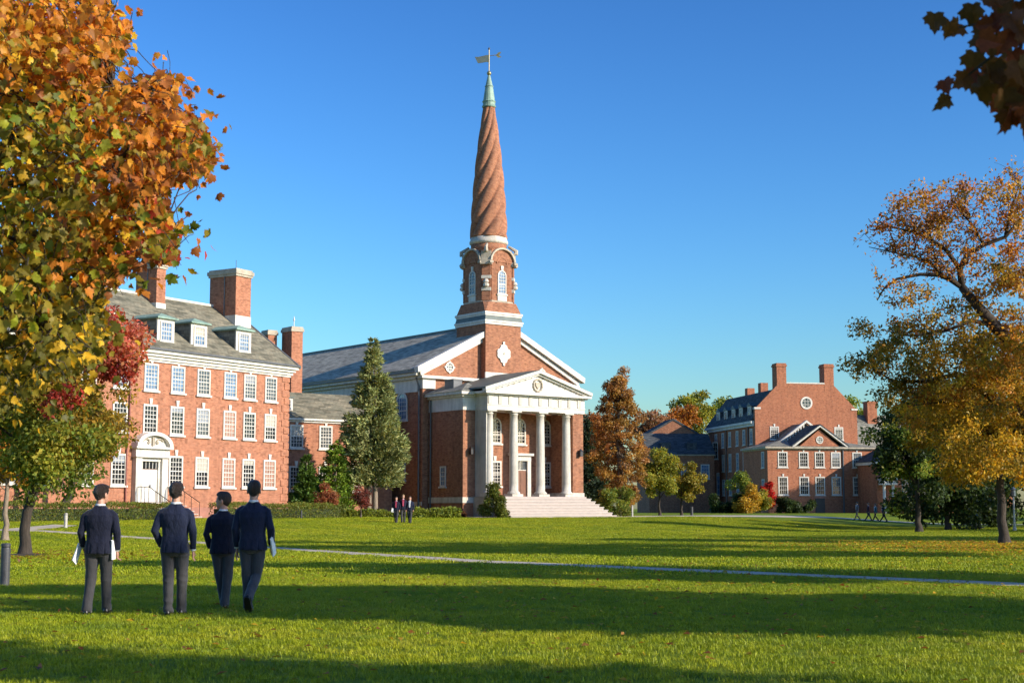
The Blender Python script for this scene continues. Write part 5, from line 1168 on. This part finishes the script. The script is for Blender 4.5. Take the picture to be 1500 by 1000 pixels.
# ------------------------------------------------------------------ grass and fallen leaves
def tuft(name, seed, R_, nb, h, w):
    rng = np.random.default_rng(seed); c = np.stack([rng.normal(size=nb)*R_*0.55, rng.normal(size=nb)*R_*0.55, np.zeros(nb)], 1)
    a = rng.random(nb)*2*PI; lean = rng.uniform(0.1, 0.9, nb); L = h*rng.uniform(0.55, 1.25, nb); s = np.stack([-np.sin(a), np.cos(a), 0*a], 1)*(w*rng.uniform(0.7, 1.3, nb))[:, None]
    d = np.stack([np.cos(a)*lean, np.sin(a)*lean, np.ones(nb)], 1); m_ = c+d*L[:, None]*0.55; tp = c+d*L[:, None]*np.array([1.25, 1.25, 0.9])
    v = np.stack([c-s, c+s, m_+s*0.8, m_-s*0.8, tp], 1).reshape(-1, 3); k = np.arange(nb)[:, None]*5
    f = np.concatenate([k+np.array([[0, 1, 2]]), k+np.array([[0, 2, 3]]), k+np.array([[3, 2, 4]])]); return np_mesh(name, v, f, M['blade'])
def on_path(x, y):
    bad = np.zeros(len(x), bool)
    for pts, w in PATHS+[([(-3.2, 111.0), (9.0, 117.5), (20, 134), (31, 148), (44, 146), (70, 138)], 4.0)]:
        for (ax_, ay_), (bx2, by2) in zip(pts[:-1], pts[1:]):
            dx, dy = bx2-ax_, by2-ay_; t = np.clip(((x-ax_)*dx+(y-ay_)*dy)/(dx*dx+dy*dy), 0, 1); bad |= np.hypot(x-ax_-t*dx, y-ay_-t*dy) < w*0.5+0.03
    return bad
def grass(name, y0, y1, dens, tufts, seed, smin, smax):
    rng = np.random.default_rng(seed); A = 0.37*(y1*y1-y0*y0)+2*(y1-y0); n = int(A*dens)
    y = np.sqrt(rng.random(n)*(y1*y1-y0*y0)+y0*y0); x = (rng.random(n)*2-1)*(0.365*y+0.6)
    # nothing grows under the buildings
    def inside(O, th, u0, u1, v0, v1):
        t = R(th); dx, dy = x-O[0], y-O[1]; u = dx*math.cos(t)+dy*math.sin(t); v = -dx*math.sin(t)+dy*math.cos(t); return (u > u0) & (u < u1) & (v > v0) & (v < v1)
    keep = ~on_path(x, y) & ~inside((-15.92, 104), 58.5, -31, 1, -3.5, 14) & ~inside((-6.96, 115), 38, -2, 16, -9, 36)
    x, y = x[keep], y[keep]; me = bpy.data.meshes.new(name); me.from_pydata(np.stack([x, y, gz(x, y)+0.003], 1).tolist(), [], [])
    o = link(name, me); tag(o, 'mown green grass blades covering the lawn', None, None, 'stuff')
    ng = bpy.data.node_groups.new(name, 'GeometryNodeTree'); ng.interface.new_socket('Geometry', in_out='INPUT', socket_type='NodeSocketGeometry'); ng.interface.new_socket('Geometry', in_out='OUTPUT', socket_type='NodeSocketGeometry')
    gi = ng.nodes.new('NodeGroupInput'); go = ng.nodes.new('NodeGroupOutput'); ip = ng.nodes.new('GeometryNodeInstanceOnPoints'); jn = ng.nodes.new('GeometryNodeJoinGeometry')
    for tf in tufts:
        oi = ng.nodes.new('GeometryNodeObjectInfo'); oi.inputs['Object'].default_value = tf; oi.inputs['As Instance'].default_value = True; ng.links.new(oi.outputs['Geometry'], jn.inputs[0])
    rr = ng.nodes.new('FunctionNodeRandomValue'); rr.data_type = 'FLOAT_VECTOR'; rr.inputs[0].default_value = (-0.08, -0.08, 0); rr.inputs[1].default_value = (0.08, 0.08, 6.283)
    rs = ng.nodes.new('FunctionNodeRandomValue'); rs.data_type = 'FLOAT'; rs.inputs[2].default_value = smin; rs.inputs[3].default_value = smax
    ng.links.new(gi.outputs[0], ip.inputs['Points']); ng.links.new(jn.outputs[0], ip.inputs['Instance']); ip.inputs['Pick Instance'].default_value = True
    ng.links.new(rr.outputs[0], ip.inputs['Rotation']); ng.links.new(rs.outputs[1], ip.inputs['Scale']); ng.links.new(ip.outputs[0], go.inputs[0])
    md = o.modifiers.new('grass', 'NODES'); md.node_group = ng; return o
near_t = [tag(link('grass_tuft', tuft('grass_tuft', 400+i, 0.13, 46, 0.042, 0.0028), None, (2.5+0.4*i, 16+i*0.7, 0.003)), 'tuft of mown grass in the lawn', None, None, 'stuff') for i in range(4)]
far_t = [tag(link('grass_tuft', tuft('grass_tuft', 410+i, 0.30, 46, 0.05, 0.008), None, (1.5+0.6*i, 52+i*1.3, 0.003)), 'tuft of mown grass in the lawn', None, None, 'stuff') for i in range(4)]
grass('grass', 11.0, 34.0, 42.0, near_t, 420, 0.7, 1.35)
grass('grass', 34.0, 125.0, 9.0, far_t, 421, 0.7, 1.35)
def litter(name, label, xs, ys, n, seed, pal, size):
    rng = np.random.default_rng(seed); x = rng.normal(xs[0], xs[1], n); y = rng.normal(ys[0], ys[1], n); p = np.stack([x, y, gz(x, y)+0.045], 1)
    v, f, t = leaf_geo(p, size*rng.uniform(0.6, 1.4, n), unit(rng.normal(size=(n, 3))*0.3+np.array([0, 0, 1])), np.stack([rng.normal(size=n), rng.normal(size=n), rng.normal(size=n)*0.15], 1), pick(pal, n, rng))
    tag(link(name, np_mesh(name, v, f, M['leaf'], t)), label, None, None, 'stuff')
litter('fallen_leaves', 'orange fallen leaves under the golden tree', (20.0, 4.5), (59, 6.5), 8000, 430, YELLOW+LORANGE, 0.12)
litter('fallen_leaves', 'yellow brown fallen leaves under the young maple', (-15.5, 3.0), (47, 4.0), 1200, 431, YELLOW+RUST, 0.13)
litter('fallen_leaves', 'few fallen leaves strewn over the near lawn', (4, 10.0), (27, 11.0), 2400, 432, YELLOW+RUST, 0.09)
MB().lathe([(0.75, 0.0), (0.72, 0.03), (0.3, 0.09)], 18).build('mulch_ring', M['mulch']).location = (-15.55, 47.7, G(-15.55, 47.7))
tag(bpy.data.objects['mulch_ring'], 'dark earth ring round the young maple\'s trunk', None, None, 'stuff')

# ================================================================== PEOPLE
def cloth(name, c, var=0.15, rough=0.85, wr=0.5):
    m, t, b = newmat(name); v = coords(t, 'Object', (1, 1, 0.6)); f = noise(t, v, 9, 4, 0.6)
    r = ramp(t, [(0.3, tuple(x*(1-var) for x in c)), (0.7, tuple(x*(1+var) for x in c))]); t.links.new(f, r.inputs[0]); t.links.new(r.outputs[0], b.inputs['Base Color'])
    b.inputs['Roughness'].default_value = rough; b.inputs['Specular IOR Level'].default_value = 0.25; b.inputs['Sheen Weight'].default_value = 0.35; b.inputs['Sheen Roughness'].default_value = 0.4
    v2 = coords(t, 'Object', (1.6, 1.0, 0.8)); bump(t, b, noise(t, v2, 7.0, 3, 0.5), wr, 0.04); return m
M['navy'] = cloth('navy_wool', (0.0062, 0.0085, 0.023), wr=0.9); M['navy2'] = cloth('blue_wool', (0.0085, 0.0135, 0.036), wr=0.9); M['trouser'] = cloth('charcoal_wool', (0.044, 0.043, 0.046)); M['trouser2'] = cloth('slate_wool', (0.046, 0.050, 0.062))
M['skin'] = plain('skin', (0.46, 0.24, 0.16), 0.55, 0.08, 12.0); M['hair'] = plain('dark_hair', (0.026, 0.016, 0.010), 0.42, 0.6, 55.0, bumps=0.9); M['hair2'] = plain('brown_hair', (0.045, 0.026, 0.015), 0.55, 0.35, 40.0, bumps=0.6)
M['shirt'] = plain('white_shirt', (0.72, 0.72, 0.72), 0.8, 0.05); M['shoe'] = plain('black_leather', (0.012, 0.011, 0.010), 0.35, 0.2, 8.0); M['paper'] = plain('white_paper', (0.78, 0.78, 0.76), 0.8, 0.05); M['eye'] = plain('eye_dark', (0.03, 0.02, 0.015), 0.2)
M['pink'] = plain('pink_tie', (0.50, 0.07, 0.13), 0.7); M['red_shirt'] = plain('crimson_shirt', (0.30, 0.03, 0.06), 0.8); M['fair_hair'] = plain('fair_hair', (0.35, 0.22, 0.10), 0.6); M['grey_coat'] = cloth('grey_coat', (0.10, 0.10, 0.11)); M['teal'] = cloth('teal_cloth', (0.02, 0.10, 0.12)); M['khaki'] = cloth('khaki', (0.20, 0.17, 0.11))

def loft(rs, n=24, ex=2.4):
    out = []
    for (z, cx, cy, rx, ry) in rs:
        ring = []
        for k in range(n):
            a = 2*PI*k/n; c, s = math.cos(a), math.sin(a); e = 2/ex
            ring.append((cx+rx*math.copysign(abs(c)**e, c), cy+ry*math.copysign(abs(s)**e, s), z))
        out.append(ring)
    return out
def ellipsoid(mb, c, r, rot=None, n=14, m=9):
    rs = []
    for i in range(m+1):
        ph = -PI/2+PI*i/m; ring = []
        for k in range(n):
            p = Vector((r[0]*max(math.cos(ph), 0.02)*math.cos(2*PI*k/n), r[1]*max(math.cos(ph), 0.02)*math.sin(2*PI*k/n), r[2]*math.sin(ph)))
            if rot is not None: p = rot @ p
            ring.append(tuple(Vector(c)+p))
        rs.append(ring)
    mb.rings(rs); return mb
def remesh(mb, name, mat, voxel, smooth=4, disp=None, decimate=None):
    me = bpy.data.meshes.new('tmp'); me.from_pydata(mb.v, [], mb.f); me.update()
    o = bpy.data.objects.new('tmp', me); COL.objects.link(o)
    md = o.modifiers.new('r', 'REMESH'); md.mode = 'VOXEL'; md.voxel_size = voxel
    if smooth: sm = o.modifiers.new('s', 'SMOOTH'); sm.iterations = smooth; sm.factor = 0.5
    if decimate: dc = o.modifiers.new('d', 'DECIMATE'); dc.ratio = decimate
    dg = bpy.context.evaluated_depsgraph_get(); out = bpy.data.meshes.new_from_object(o.evaluated_get(dg)); out.name = name
    bpy.data.objects.remove(o); bpy.data.meshes.remove(me)
    if disp:
        n = len(out.vertices); co = np.empty(n*3); out.vertices.foreach_get('co', co); nn = np.empty(n*3); out.vertices.foreach_get('normal', nn)
        co = co.reshape(-1, 3); nn = nn.reshape(-1, 3); co = co+nn*disp(co)[:, None]; out.vertices.foreach_set('co', co.ravel()); out.update()
    out.materials.clear(); out.materials.append(mat); out.polygons.foreach_set('use_smooth', np.ones(len(out.polygons), bool)); return out
def wrinkle(seed, amp, fx=9, fz=17):
    rng = np.random.default_rng(seed); ks = [(rng.normal()*fx, rng.normal()*fx, rng.normal()*fz, rng.random()*6.28) for _ in range(7)]
    def f(p):
        d = sum(np.sin(p[:, 0]*a+p[:, 1]*b+p[:, 2]*c+e) for a, b, c, e in ks)/7
        return amp*(1-2.2*np.abs(d))
    return f
def hand_geo(mb, wrist, dirv, side, curl=0.5):
    """palm and five fingers; dirv = direction from wrist to fingers, side = thumb side"""
    w = Vector(wrist); d = Vector(dirv).normalized(); s = Vector(side); s = (s-d*s.dot(d)).normalized(); nrm = d.cross(s)
    rot = Matrix((s, d, nrm)).transposed()
    ellipsoid(mb, w+d*0.05, (0.040, 0.058, 0.019), rot, 10, 7)
    for k, (off, L) in enumerate(((0.028, 0.074), (0.010, 0.082), (-0.010, 0.076), (-0.028, 0.060))):
        a = w+d*0.085+s*off; b = a+d*L*0.45+nrm*L*0.10*curl; c = b+d*L*0.28*(1-curl*0.5)+nrm*L*0.35*curl; e = c+d*L*0.2*(1-curl)+nrm*L*0.30*curl
        mb.tube([tuple(a-d*0.03), tuple(a), tuple(b), tuple(c), tuple(e)], [0.010, 0.010, 0.0095, 0.0085, 0.007], 7)
    t0 = w+d*0.025+s*0.03; t1 = t0+d*0.035+s*0.022+nrm*0.012; t2 = t1+d*0.032+s*0.004+nrm*0.012
    mb.tube([tuple(t0), tuple(t1), tuple(t2)], [0.013, 0.011, 0.008], 7)

def person(loc, rz, H, label, P, group=None, vox=0.010, seed=0):
    """P: joint positions for a 1.80 m figure facing +y; legs (hip, knee, ankle), arms (elbow, wrist), head yaw"""
    k = H/1.80; root = empty('person', loc, rz); root.scale = (k, k, k); tag(root, label, 'person', group)
    yaw = P.get('yaw', 0.0); tilt = P.get('tilt', 0.0); HR = Matrix.Rotation(yaw, 3, 'Z') @ Matrix.Rotation(tilt, 3, 'X'); HC = Vector((0, 0.0, 1.56))
    HS = 1.14; HB = Vector((0, 0.0, 1.525))
    def hp(p): return tuple(HB+HR @ ((Vector(p)-HC)*HS))
    b = MB()
    # head
    rs = [(1.575, 0, .062, .026, .030), (1.590, 0, .050, .044, .046), (1.62, 0, .030, .058, .071), (1.66, 0, .010, .068, .090), (1.70, 0, .0, .0745, .097), (1.74, 0, -.006, .074, .096), (1.77, 0, -.008, .063, .082), (1.79, 0, -.008, .042, .055), (1.80, 0, -.008, .012, .015)]
    b.rings([[hp(p) for p in ring] for ring in loft(rs, 20, 2.1)])
    b.tube([hp((0, .090, 1.705)), hp((0, .112, 1.668)), hp((0, .094, 1.655))], [0.009, 0.015, 0.012], 7)
    ellipsoid(b, hp((0, .088, 1.620)), tuple(HS*q for q in (0.024, 0.012, 0.009)), HR, 10, 6); ellipsoid(b, hp((0, .082, 1.585)), tuple(HS*q for q in (0.024, 0.018, 0.016)), HR, 10, 6)
    for s in (-1, 1):
        ellipsoid(b, hp((s*.078, -.008, 1.668)), tuple(HS*q for q in (0.010, 0.020, 0.034)), HR, 8, 7); ellipsoid(b, hp((s*.03, .085, 1.712)), tuple(HS*q for q in (0.026, 0.010, 0.008)), HR, 8, 5)
    b.tube([(0, -.022, 1.36), (0, -.020, 1.50), hp((0, -.006, 1.62))], [0.075, 0.060, 0.056], 12)
    # trunk under the clothes
    b.rings(loft([(0.86, 0, 0, .14, .10), (0.96, 0, 0, .155, .105), (1.10, 0, 0, .140, .090), (1.25, 0, 0, .160, .100), (1.38, 0, 0, .165, .085), (1.45, 0, 0, .09, .06)], 18))
    for i, s in enumerate((-1, 1)):
        hip, kn, an = [Vector(q) for q in P['legs'][i]]; el, wr = [Vector(q) for q in P['arms'][i]]; sh = Vector((s*.172, -.005, 1.385))
        b.tube([tuple(hip+Vector((0, 0, .02))), tuple(hip.lerp(kn, .5)), tuple(kn), tuple(kn.lerp(an, .35)), tuple(an)], [.078, .068, .050, .048, .034], 10)
        fd = Vector(P.get('feet', [(0, 1, 0)]*2)[i]).normalized()
        b.tube([tuple(an+Vector((0, 0, -.02))-fd*.03), tuple(an+Vector((0, 0, -.045))+fd*.06), tuple(an+Vector((0, 0, -.055))+fd*.13)], [.034, .030, .02], 8)
        b.tube([(s*.12, 0, 1.40), tuple(sh), tuple(sh.lerp(el, .5)), tuple(el), tuple(el.lerp(wr, .4)), tuple(wr)], [.05, .050, .044, .037, .036, .026], 10)
        if not P.get('pocket', (False, False))[i]:
            hd = Vector(P['hands'][i]) if 'hands' in P else (wr-el); hand_geo(b, wr, hd, P.get('thumb', [(0, 1, 0.0)]*2)[i], P.get('curl', (0.45, 0.45))[i])
    link('body', remesh(b, 'body', M['skin'], 0.0065 if vox < 0.015 else vox, 2), root)
    hr = MB()
    ellipsoid(hr, hp((0, -.026, 1.712)), tuple(HS*q for q in (0.0815, 0.088, 0.098)), HR, 18, 12); ellipsoid(hr, hp((0, .018, 1.768)), tuple(HS*q for q in (0.070, 0.086, 0.045)), HR, 16, 8)
    ellipsoid(hr, hp((0, -.048, 1.655)), tuple(HS*q for q in (0.058, 0.036, 0.050)), HR, 14, 8)
    for s in (-1, 1): ellipsoid(hr, hp((s*.070, .022, 1.725)), tuple(HS*q for q in (0.011, 0.030, 0.045)), HR, 8, 6)
    link('hair', remesh(hr, 'hair', P.get('hair', M['hair']), max(vox*0.75, 0.007), 1, wrinkle(seed+5, 0.0025, 60, 40)), root)
    if vox < 0.015:
        for s in (-1, 1): link('eye', ellipsoid(MB(), hp((s*.031, .083, 1.697)), tuple(HS*q for q in (0.012, 0.010, 0.007)), HR, 8, 6).mesh('eye', M['eye'], True), root)
    # jacket
    j = MB(); hem = P.get('hem', 0.84)
    j.rings(loft([(hem, 0, -.012, .196, .146), (hem+.05, 0, -.012, .193, .143), (0.98, 0, -.010, .178, .130), (1.08, 0, -.006, .168, .118), (1.18, 0, -.006, .180, .122), (1.29, 0, -.012, .199, .132), (1.37, 0, -.014, .202, .122), (1.41, 0, -.014, .172, .100), (1.45, 0, -.014, .120, .082), (1.485, 0, -.012, .086, .072), (1.505, 0, -.008, .074, .070)], 32, 2.5))
    for i, s in enumerate((-1, 1)):
        el, wr = [Vector(q) for q in P['arms'][i]]; sh = Vector((s*.176, -.010, 1.385)); cuff = el.lerp(wr, 0.93)
        j.tube([(s*.07, -.012, 1.415), tuple(sh+Vector((-s*.03, 0, .012))), tuple(sh.lerp(el, .10)+Vector((s*.008, 0, 0))), tuple(sh.lerp(el, .33)+Vector((s*.008, 0, 0))), tuple(sh.lerp(el, .7)), tuple(el), tuple(el.lerp(wr, .4)), tuple(cuff)], [.045, .057, .060, .058, .053, .050, .046, .042], 16)
        link('shirt_cuff', MB().tube([tuple(el.lerp(wr, 0.90)), tuple(el.lerp(wr, 1.0))], [0.036, 0.037], 12).mesh('shirt_cuff', M['shirt'], True), root) if vox < 0.015 and not P.get('pocket', (False, False))[i] else None
    wj = wrinkle(seed, 0.0070, 9, 9)
    def jd(p):
        d = wj(p); lower = np.clip((0.98-p[:, 2])/0.14, 0, 1); back = p[:, 1] < -0.05
        d = d - 0.010*np.exp(-((p[:, 0])/0.010)**2)*back*(0.25+0.75*lower) - 0.012*np.exp(-((np.abs(p[:, 0])-0.10)/0.010)**2)*back*np.clip((1.0-p[:, 2])/0.1, 0, 1)
        return d
    link('jacket', remesh(j, 'jacket', P.get('coat', M['navy']), vox, 3, jd), root)
    link('shirt_collar', MB().lathe([(0.070, 1.49), (0.068, 1.527), (0.062, 1.529), (0.062, 1.49)], 20, (0, -0.012)).mesh('shirt_collar', M['shirt'], True), root)
    if P.get('open'):      # seen from the front: shirt and tie in the jacket opening
        link('shirt_front', MB().prism([(-.075, 1.50), (.075, 1.50), (.045, 1.05), (-.045, 1.05)], 'y', 0.08, 0.142).mesh('shirt_front', P['open'][0]), root)
        link('tie', MB().prism([(-.022, 1.50), (.022, 1.50), (.040, 1.10), (0, 1.05), (-.040, 1.10)], 'y', 0.142, 0.152).mesh('tie', P['open'][1]), root)
    # trousers
    tr = MB(); tr.rings(loft([(0.80, 0, 0, .10, .10), (0.84, 0, -.005, .165, .125), (0.92, 0, -.008, .180, .128), (1.02, 0, 0, .165, .115)], 24, 2.4))
    for i, s in enumerate((-1, 1)):
        hip, kn, an = [Vector(q) for q in P['legs'][i]]; lo = kn.lerp(an, 1.07)+Vector((0, .012, 0))
        tr.tube([tuple(hip+Vector((0, 0, .04))), tuple(hip.lerp(kn, .12)), tuple(hip.lerp(kn, .55)), tuple(kn), tuple(kn.lerp(an, .4)), tuple(kn.lerp(an, .8)), tuple(lo)], [.098, .103, .088, .073, .069, .063, .064], 16)
    wt = wrinkle(seed+2, 0.0055, 7, 20)
    def td(p):
        an = np.clip((0.30-p[:, 2])/0.2, 0, 1)+np.clip(1-np.abs(p[:, 2]-0.5)/0.12, 0, 1)*0.8+np.clip((p[:, 2]-0.72)/0.1, 0, 1)*0.7
        return wt(p)*(0.5+1.6*an)
    link('trousers', remesh(tr, 'trousers', P.get('pants', M['trouser']), vox, 3, td), root)
    for i, s in enumerate((-1, 1)):
        an = Vector(P['legs'][i][2]); fd = Vector(P.get('feet', [(0, 1, 0)]*2)[i]).normalized(); sd = fd.cross(Vector((0, 0, 1))).normalized(); up = sd.cross(fd)
        o = an-up*0.055-fd*0.075; rings = []
        for (t, w_, h_) in ((0.0, .020, .030), (0.02, .034, .060), (0.08, .038, .078), (0.13, .037, .066), (0.19, .046, .044), (0.25, .042, .034), (0.29, .018, .020)):
            c = o+fd*t; rings.append([tuple(c+sd*w_*x+up*(h_*z)) for x, z in ((-1, -.25), (-1, .35), (-.55, .95), (0, 1.08), (.55, .95), (1, .35), (1, -.25), (0, -.28))])
        sh = link('shoe', MB().rings(rings).mesh('shoe', M['shoe'], True), root)
        if vox < 0.015:
            so = MB(); so.rings([[tuple(o+fd*t+sd*w_*x+up*z) for x, z in ((-1, -.024), (-1, -.010), (1, -.010), (1, -.024))] for (t, w_) in ((-.003, .026), (.03, .040), (.08, .042), (.13, .040), (.19, .050), (.26, .045), (.298, .016))])
            link('sole', so.mesh('sole', M['shoe']), sh)
    return root

def papers(name, label, world, rot, size, parent_note=None):
    o = empty(name, world); o.rotation_euler = rot; tag(o, label, 'papers')
    for k in range(3):
        q = MB().box(-size[0]/2+0.004*k, size[0]/2-0.003*k, -0.005+0.0075*k, 0.001+0.0075*k, -size[1]/2+0.006*(k % 2), size[1]/2+0.004*k)
        q.build('sheet', M['paper'], o)
    return o
def at_ground(px, Y): X = (px-750)/2168*Y; return (X, Y, G(X, Y)+0.012)
AZ = 0.075   # ankle height
# man with papers under both arms
m1 = person(at_ground(151, 21.35), R(3), 1.835, 'man in navy blazer, leftmost of the four walkers, white papers under his arms', dict(
    legs=[((-.095, 0, .92), (-.105, .02, .50), (-.125, -.10, AZ)), ((.095, 0, .92), (.095, .06, .50), (.100, .12, AZ+.01))],
    arms=[((-.255, -.05, 1.13), (-.245, .10, .93)), ((.250, -.05, 1.13), (.245, .04, .88))], hands=[(0.1, .6, -.6), (0.0, .10, -1)], yaw=R(-28), tilt=R(-4), curl=(0.9, 0.9)), seed=1)
papers('paper_sheaf', 'slanting white papers showing past the left sleeve of the leftmost walker', (m1.location.x-0.305, 21.35-0.02, 0.865), (R(4), R(30), R(80)), (0.13, 0.28))
papers('paper_sheaf', 'white papers gripped in the right hand of the leftmost walker', (m1.location.x+0.215, 21.35-0.015, 0.92), (R(0), R(-3), R(80)), (0.15, 0.27))
m2 = person(at_ground(261, 21.25), R(0), 1.865, 'man in plain blue blazer with empty hands, one hand in his pocket', dict(
    legs=[((-.095, 0, .92), (-.085, .01, .50), (-.060, -.06, AZ)), ((.095, 0, .92), (.095, .05, .50), (.085, .10, AZ))],
    arms=[((-.272, -.07, 1.14), (-.195, .09, .92)), ((.248, -.04, 1.13), (.240, .05, .87))], hands=[(0.2, .4, -1), (0.0, .12, -1)], pocket=(True, False), yaw=R(-8), coat=M['navy2']), seed=11)
m3 = person(at_ground(330, 22.75), R(4), 1.745, 'shorter youth in navy blazer turning his head to the side', dict(
    legs=[((-.085, 0, .92), (-.045, .06, .50), (.030, .12, AZ)), ((.085, 0, .92), (.090, .0, .50), (.060, -.10, AZ+.005))],
    arms=[((-.250, -.06, 1.14), (-.200, .08, .92)), ((.235, -.03, 1.13), (.215, .06, .87))], pocket=(True, False), yaw=R(72), hair=M['hair2'], pants=M['trouser2']), seed=21)
m4 = person(at_ground(374, 22.0), R(-2), 1.905, 'tallest man in navy blazer in mid stride, white folder in one hand', dict(
    legs=[((-.095, 0, .92), (-.085, .06, .50), (-.075, .10, AZ)), ((.090, 0, .92), (.050, .04, .49), (.010, -.30, .20))], feet=[(0, 1, 0), (0, .62, -.78)],
    arms=[((-.245, -.04, 1.13), (-.235, .06, .87)), ((.258, -.06, 1.13), (.250, .05, .90))], hands=[(0.0, .15, -1), (0.0, .10, -1)], yaw=R(6), curl=(0.5, 0.9), pants=M['trouser2'], coat=M['navy2']), seed=31)
papers('paper_folder', 'white folder hanging from the hand of the tallest walker', (m4.location.x+0.305, 22.0-0.02, 0.955), (R(0), R(-25), R(80)), (0.14, 0.28))
# three youths in front of the church
def stride(s=1, w=0.16): return [((-.09, 0, .92), (-.09, .10*s, .50), (-.08, w*s, AZ)), ((.09, 0, .92), (.09, .02, .50), (.08, -w*s, AZ+.02))]
ARM = [((-.26, -.03, 1.13), (-.25, .06, .88)), ((.26, -.03, 1.13), (.25, .06, .88))]
FG = 'youths walking together before the church'
for (px, Y, H, rz, st, opn, lab, hair, coat) in [(581.5, 95.0, 1.66, 172, 1, (M['red_shirt'], M['pink']), 'youth in crimson shirt walking before the church with a white paper', M['hair2'], M['navy']),
        (591.5, 95.8, 1.78, 185, -1, (M['red_shirt'], M['pink']), 'taller fair-haired youth in the middle of the three before the church', M['fair_hair'], M['navy']),
        (601.5, 95.0, 1.70, 170, 1, (M['shirt'], M['shirt']), 'youth with white shirt and blue blazer nearest the church corner', M['hair2'], M['navy2'])]:
    person(at_ground(px, Y), R(rz), H, lab, dict(legs=stride(st, 0.20), arms=ARM, open=opn, hair=hair, coat=coat, pants=M['trouser']), FG, 0.018, int(px))
o = papers('paper_sheaf', 'single white paper carried by the youth in the crimson shirt', Vector(at_ground(576.5, 95.0))+Vector((0, -0.06, 0.80)), (0, R(10), R(10)), (0.16, 0.24))
# walkers in the shade by the far road
WG = 'people walking along the far road'
for (px, Y, H, rz, st, lab, coat, pants, hair) in [(1252.5, 143.0, 1.74, 88, 1, 'walker in pale top heading along the far road, ahead of the others', M['grey_coat'], M['khaki'], M['hair']),
        (1268.5, 143.5, 1.72, 92, -1, 'walker in dark maroon coat second in the line on the far road', plain('maroon_coat', (0.05, 0.01, 0.02), 0.8), M['trouser2'], M['hair']),
        (1279.0, 145.0, 1.66, 90, 1, 'walker in slate blue coat with arm swung out on the far road', M['teal'], M['navy'], M['hair2']),
        (1290.5, 143.0, 1.80, 84, -1, 'tall walker in black suit striding last along the far road', M['navy'], M['navy'], M['hair'])]:
    person(at_ground(px, Y), R(rz), H, lab, dict(legs=stride(st, 0.30), arms=ARM, hair=hair, coat=coat, pants=pants, open=(M['shirt'], M['shirt']) if px != 1268.5 else None), WG, 0.022, int(px))

# ================================================================== STREET FURNITURE
def bollard(label, px, Y, h, r, mat, group=None, name='bollard'):
    X, Y, z = at_ground(px, Y); root = empty(name, (X, Y, z-0.02)); tag(root, label, 'bollard', group)
    MB().lathe([(r, 0), (r, h-0.10), (r*0.97, h-0.09)], 20).build('shaft', mat, root, False)
    MB().lathe([(r*0.94, h-0.09), (r*0.94, h-0.065)], 20).build('groove', M['iron'], root)
    MB().lathe([(r, h-0.065), (r, h-0.02), (r*0.85, h-0.003), (r*0.3, h)], 20).build('cap', mat, root, False)
    MB().lathe([(r*1.25, 0), (r*1.25, 0.03), (r, 0.035)], 20).build('base_plate', mat, root); return root
bollard('stout dark grey bollard in the near lawn beside the young maple', 15.5, 29.4, 0.84, 0.092, M['bollard'])
bollard('pale short post on the grass before the hall\'s hedge', 101, 74.5, 0.72, 0.085, M['post'])
bollard('thin dark marker post in front of the yews', 443.5, 97.5, 0.55, 0.06, M['bollard'])
bollard('dark post at the foot of the church steps', 855.5, 121.5, 0.75, 0.10, M['bollard'])
bollard('dark post alone on the lawn beyond the small green trees', 1011.5, 136.0, 0.80, 0.13, M['bollard'])
bollard('pale signpost base near the columnar brown oak', 925, 118.0, 0.9, 0.07, M['post'])
X, Y, z = at_ground(1480.5, 101.0); lp = empty('lamp_post', (X, Y, z)); tag(lp, 'slender pale lamp post beside the golden tree', 'lamp post')
MB().lathe([(0.13, 0), (0.12, 0.25), (0.075, 0.3), (0.06, 2.3)], 12).build('pole', M['post'], lp); MB().lathe([(0.08, 2.3), (0.17, 2.36), (0.15, 2.75), (0.2, 2.8), (0.03, 2.98)], 12).build('lantern', M['glass_grey'], lp)
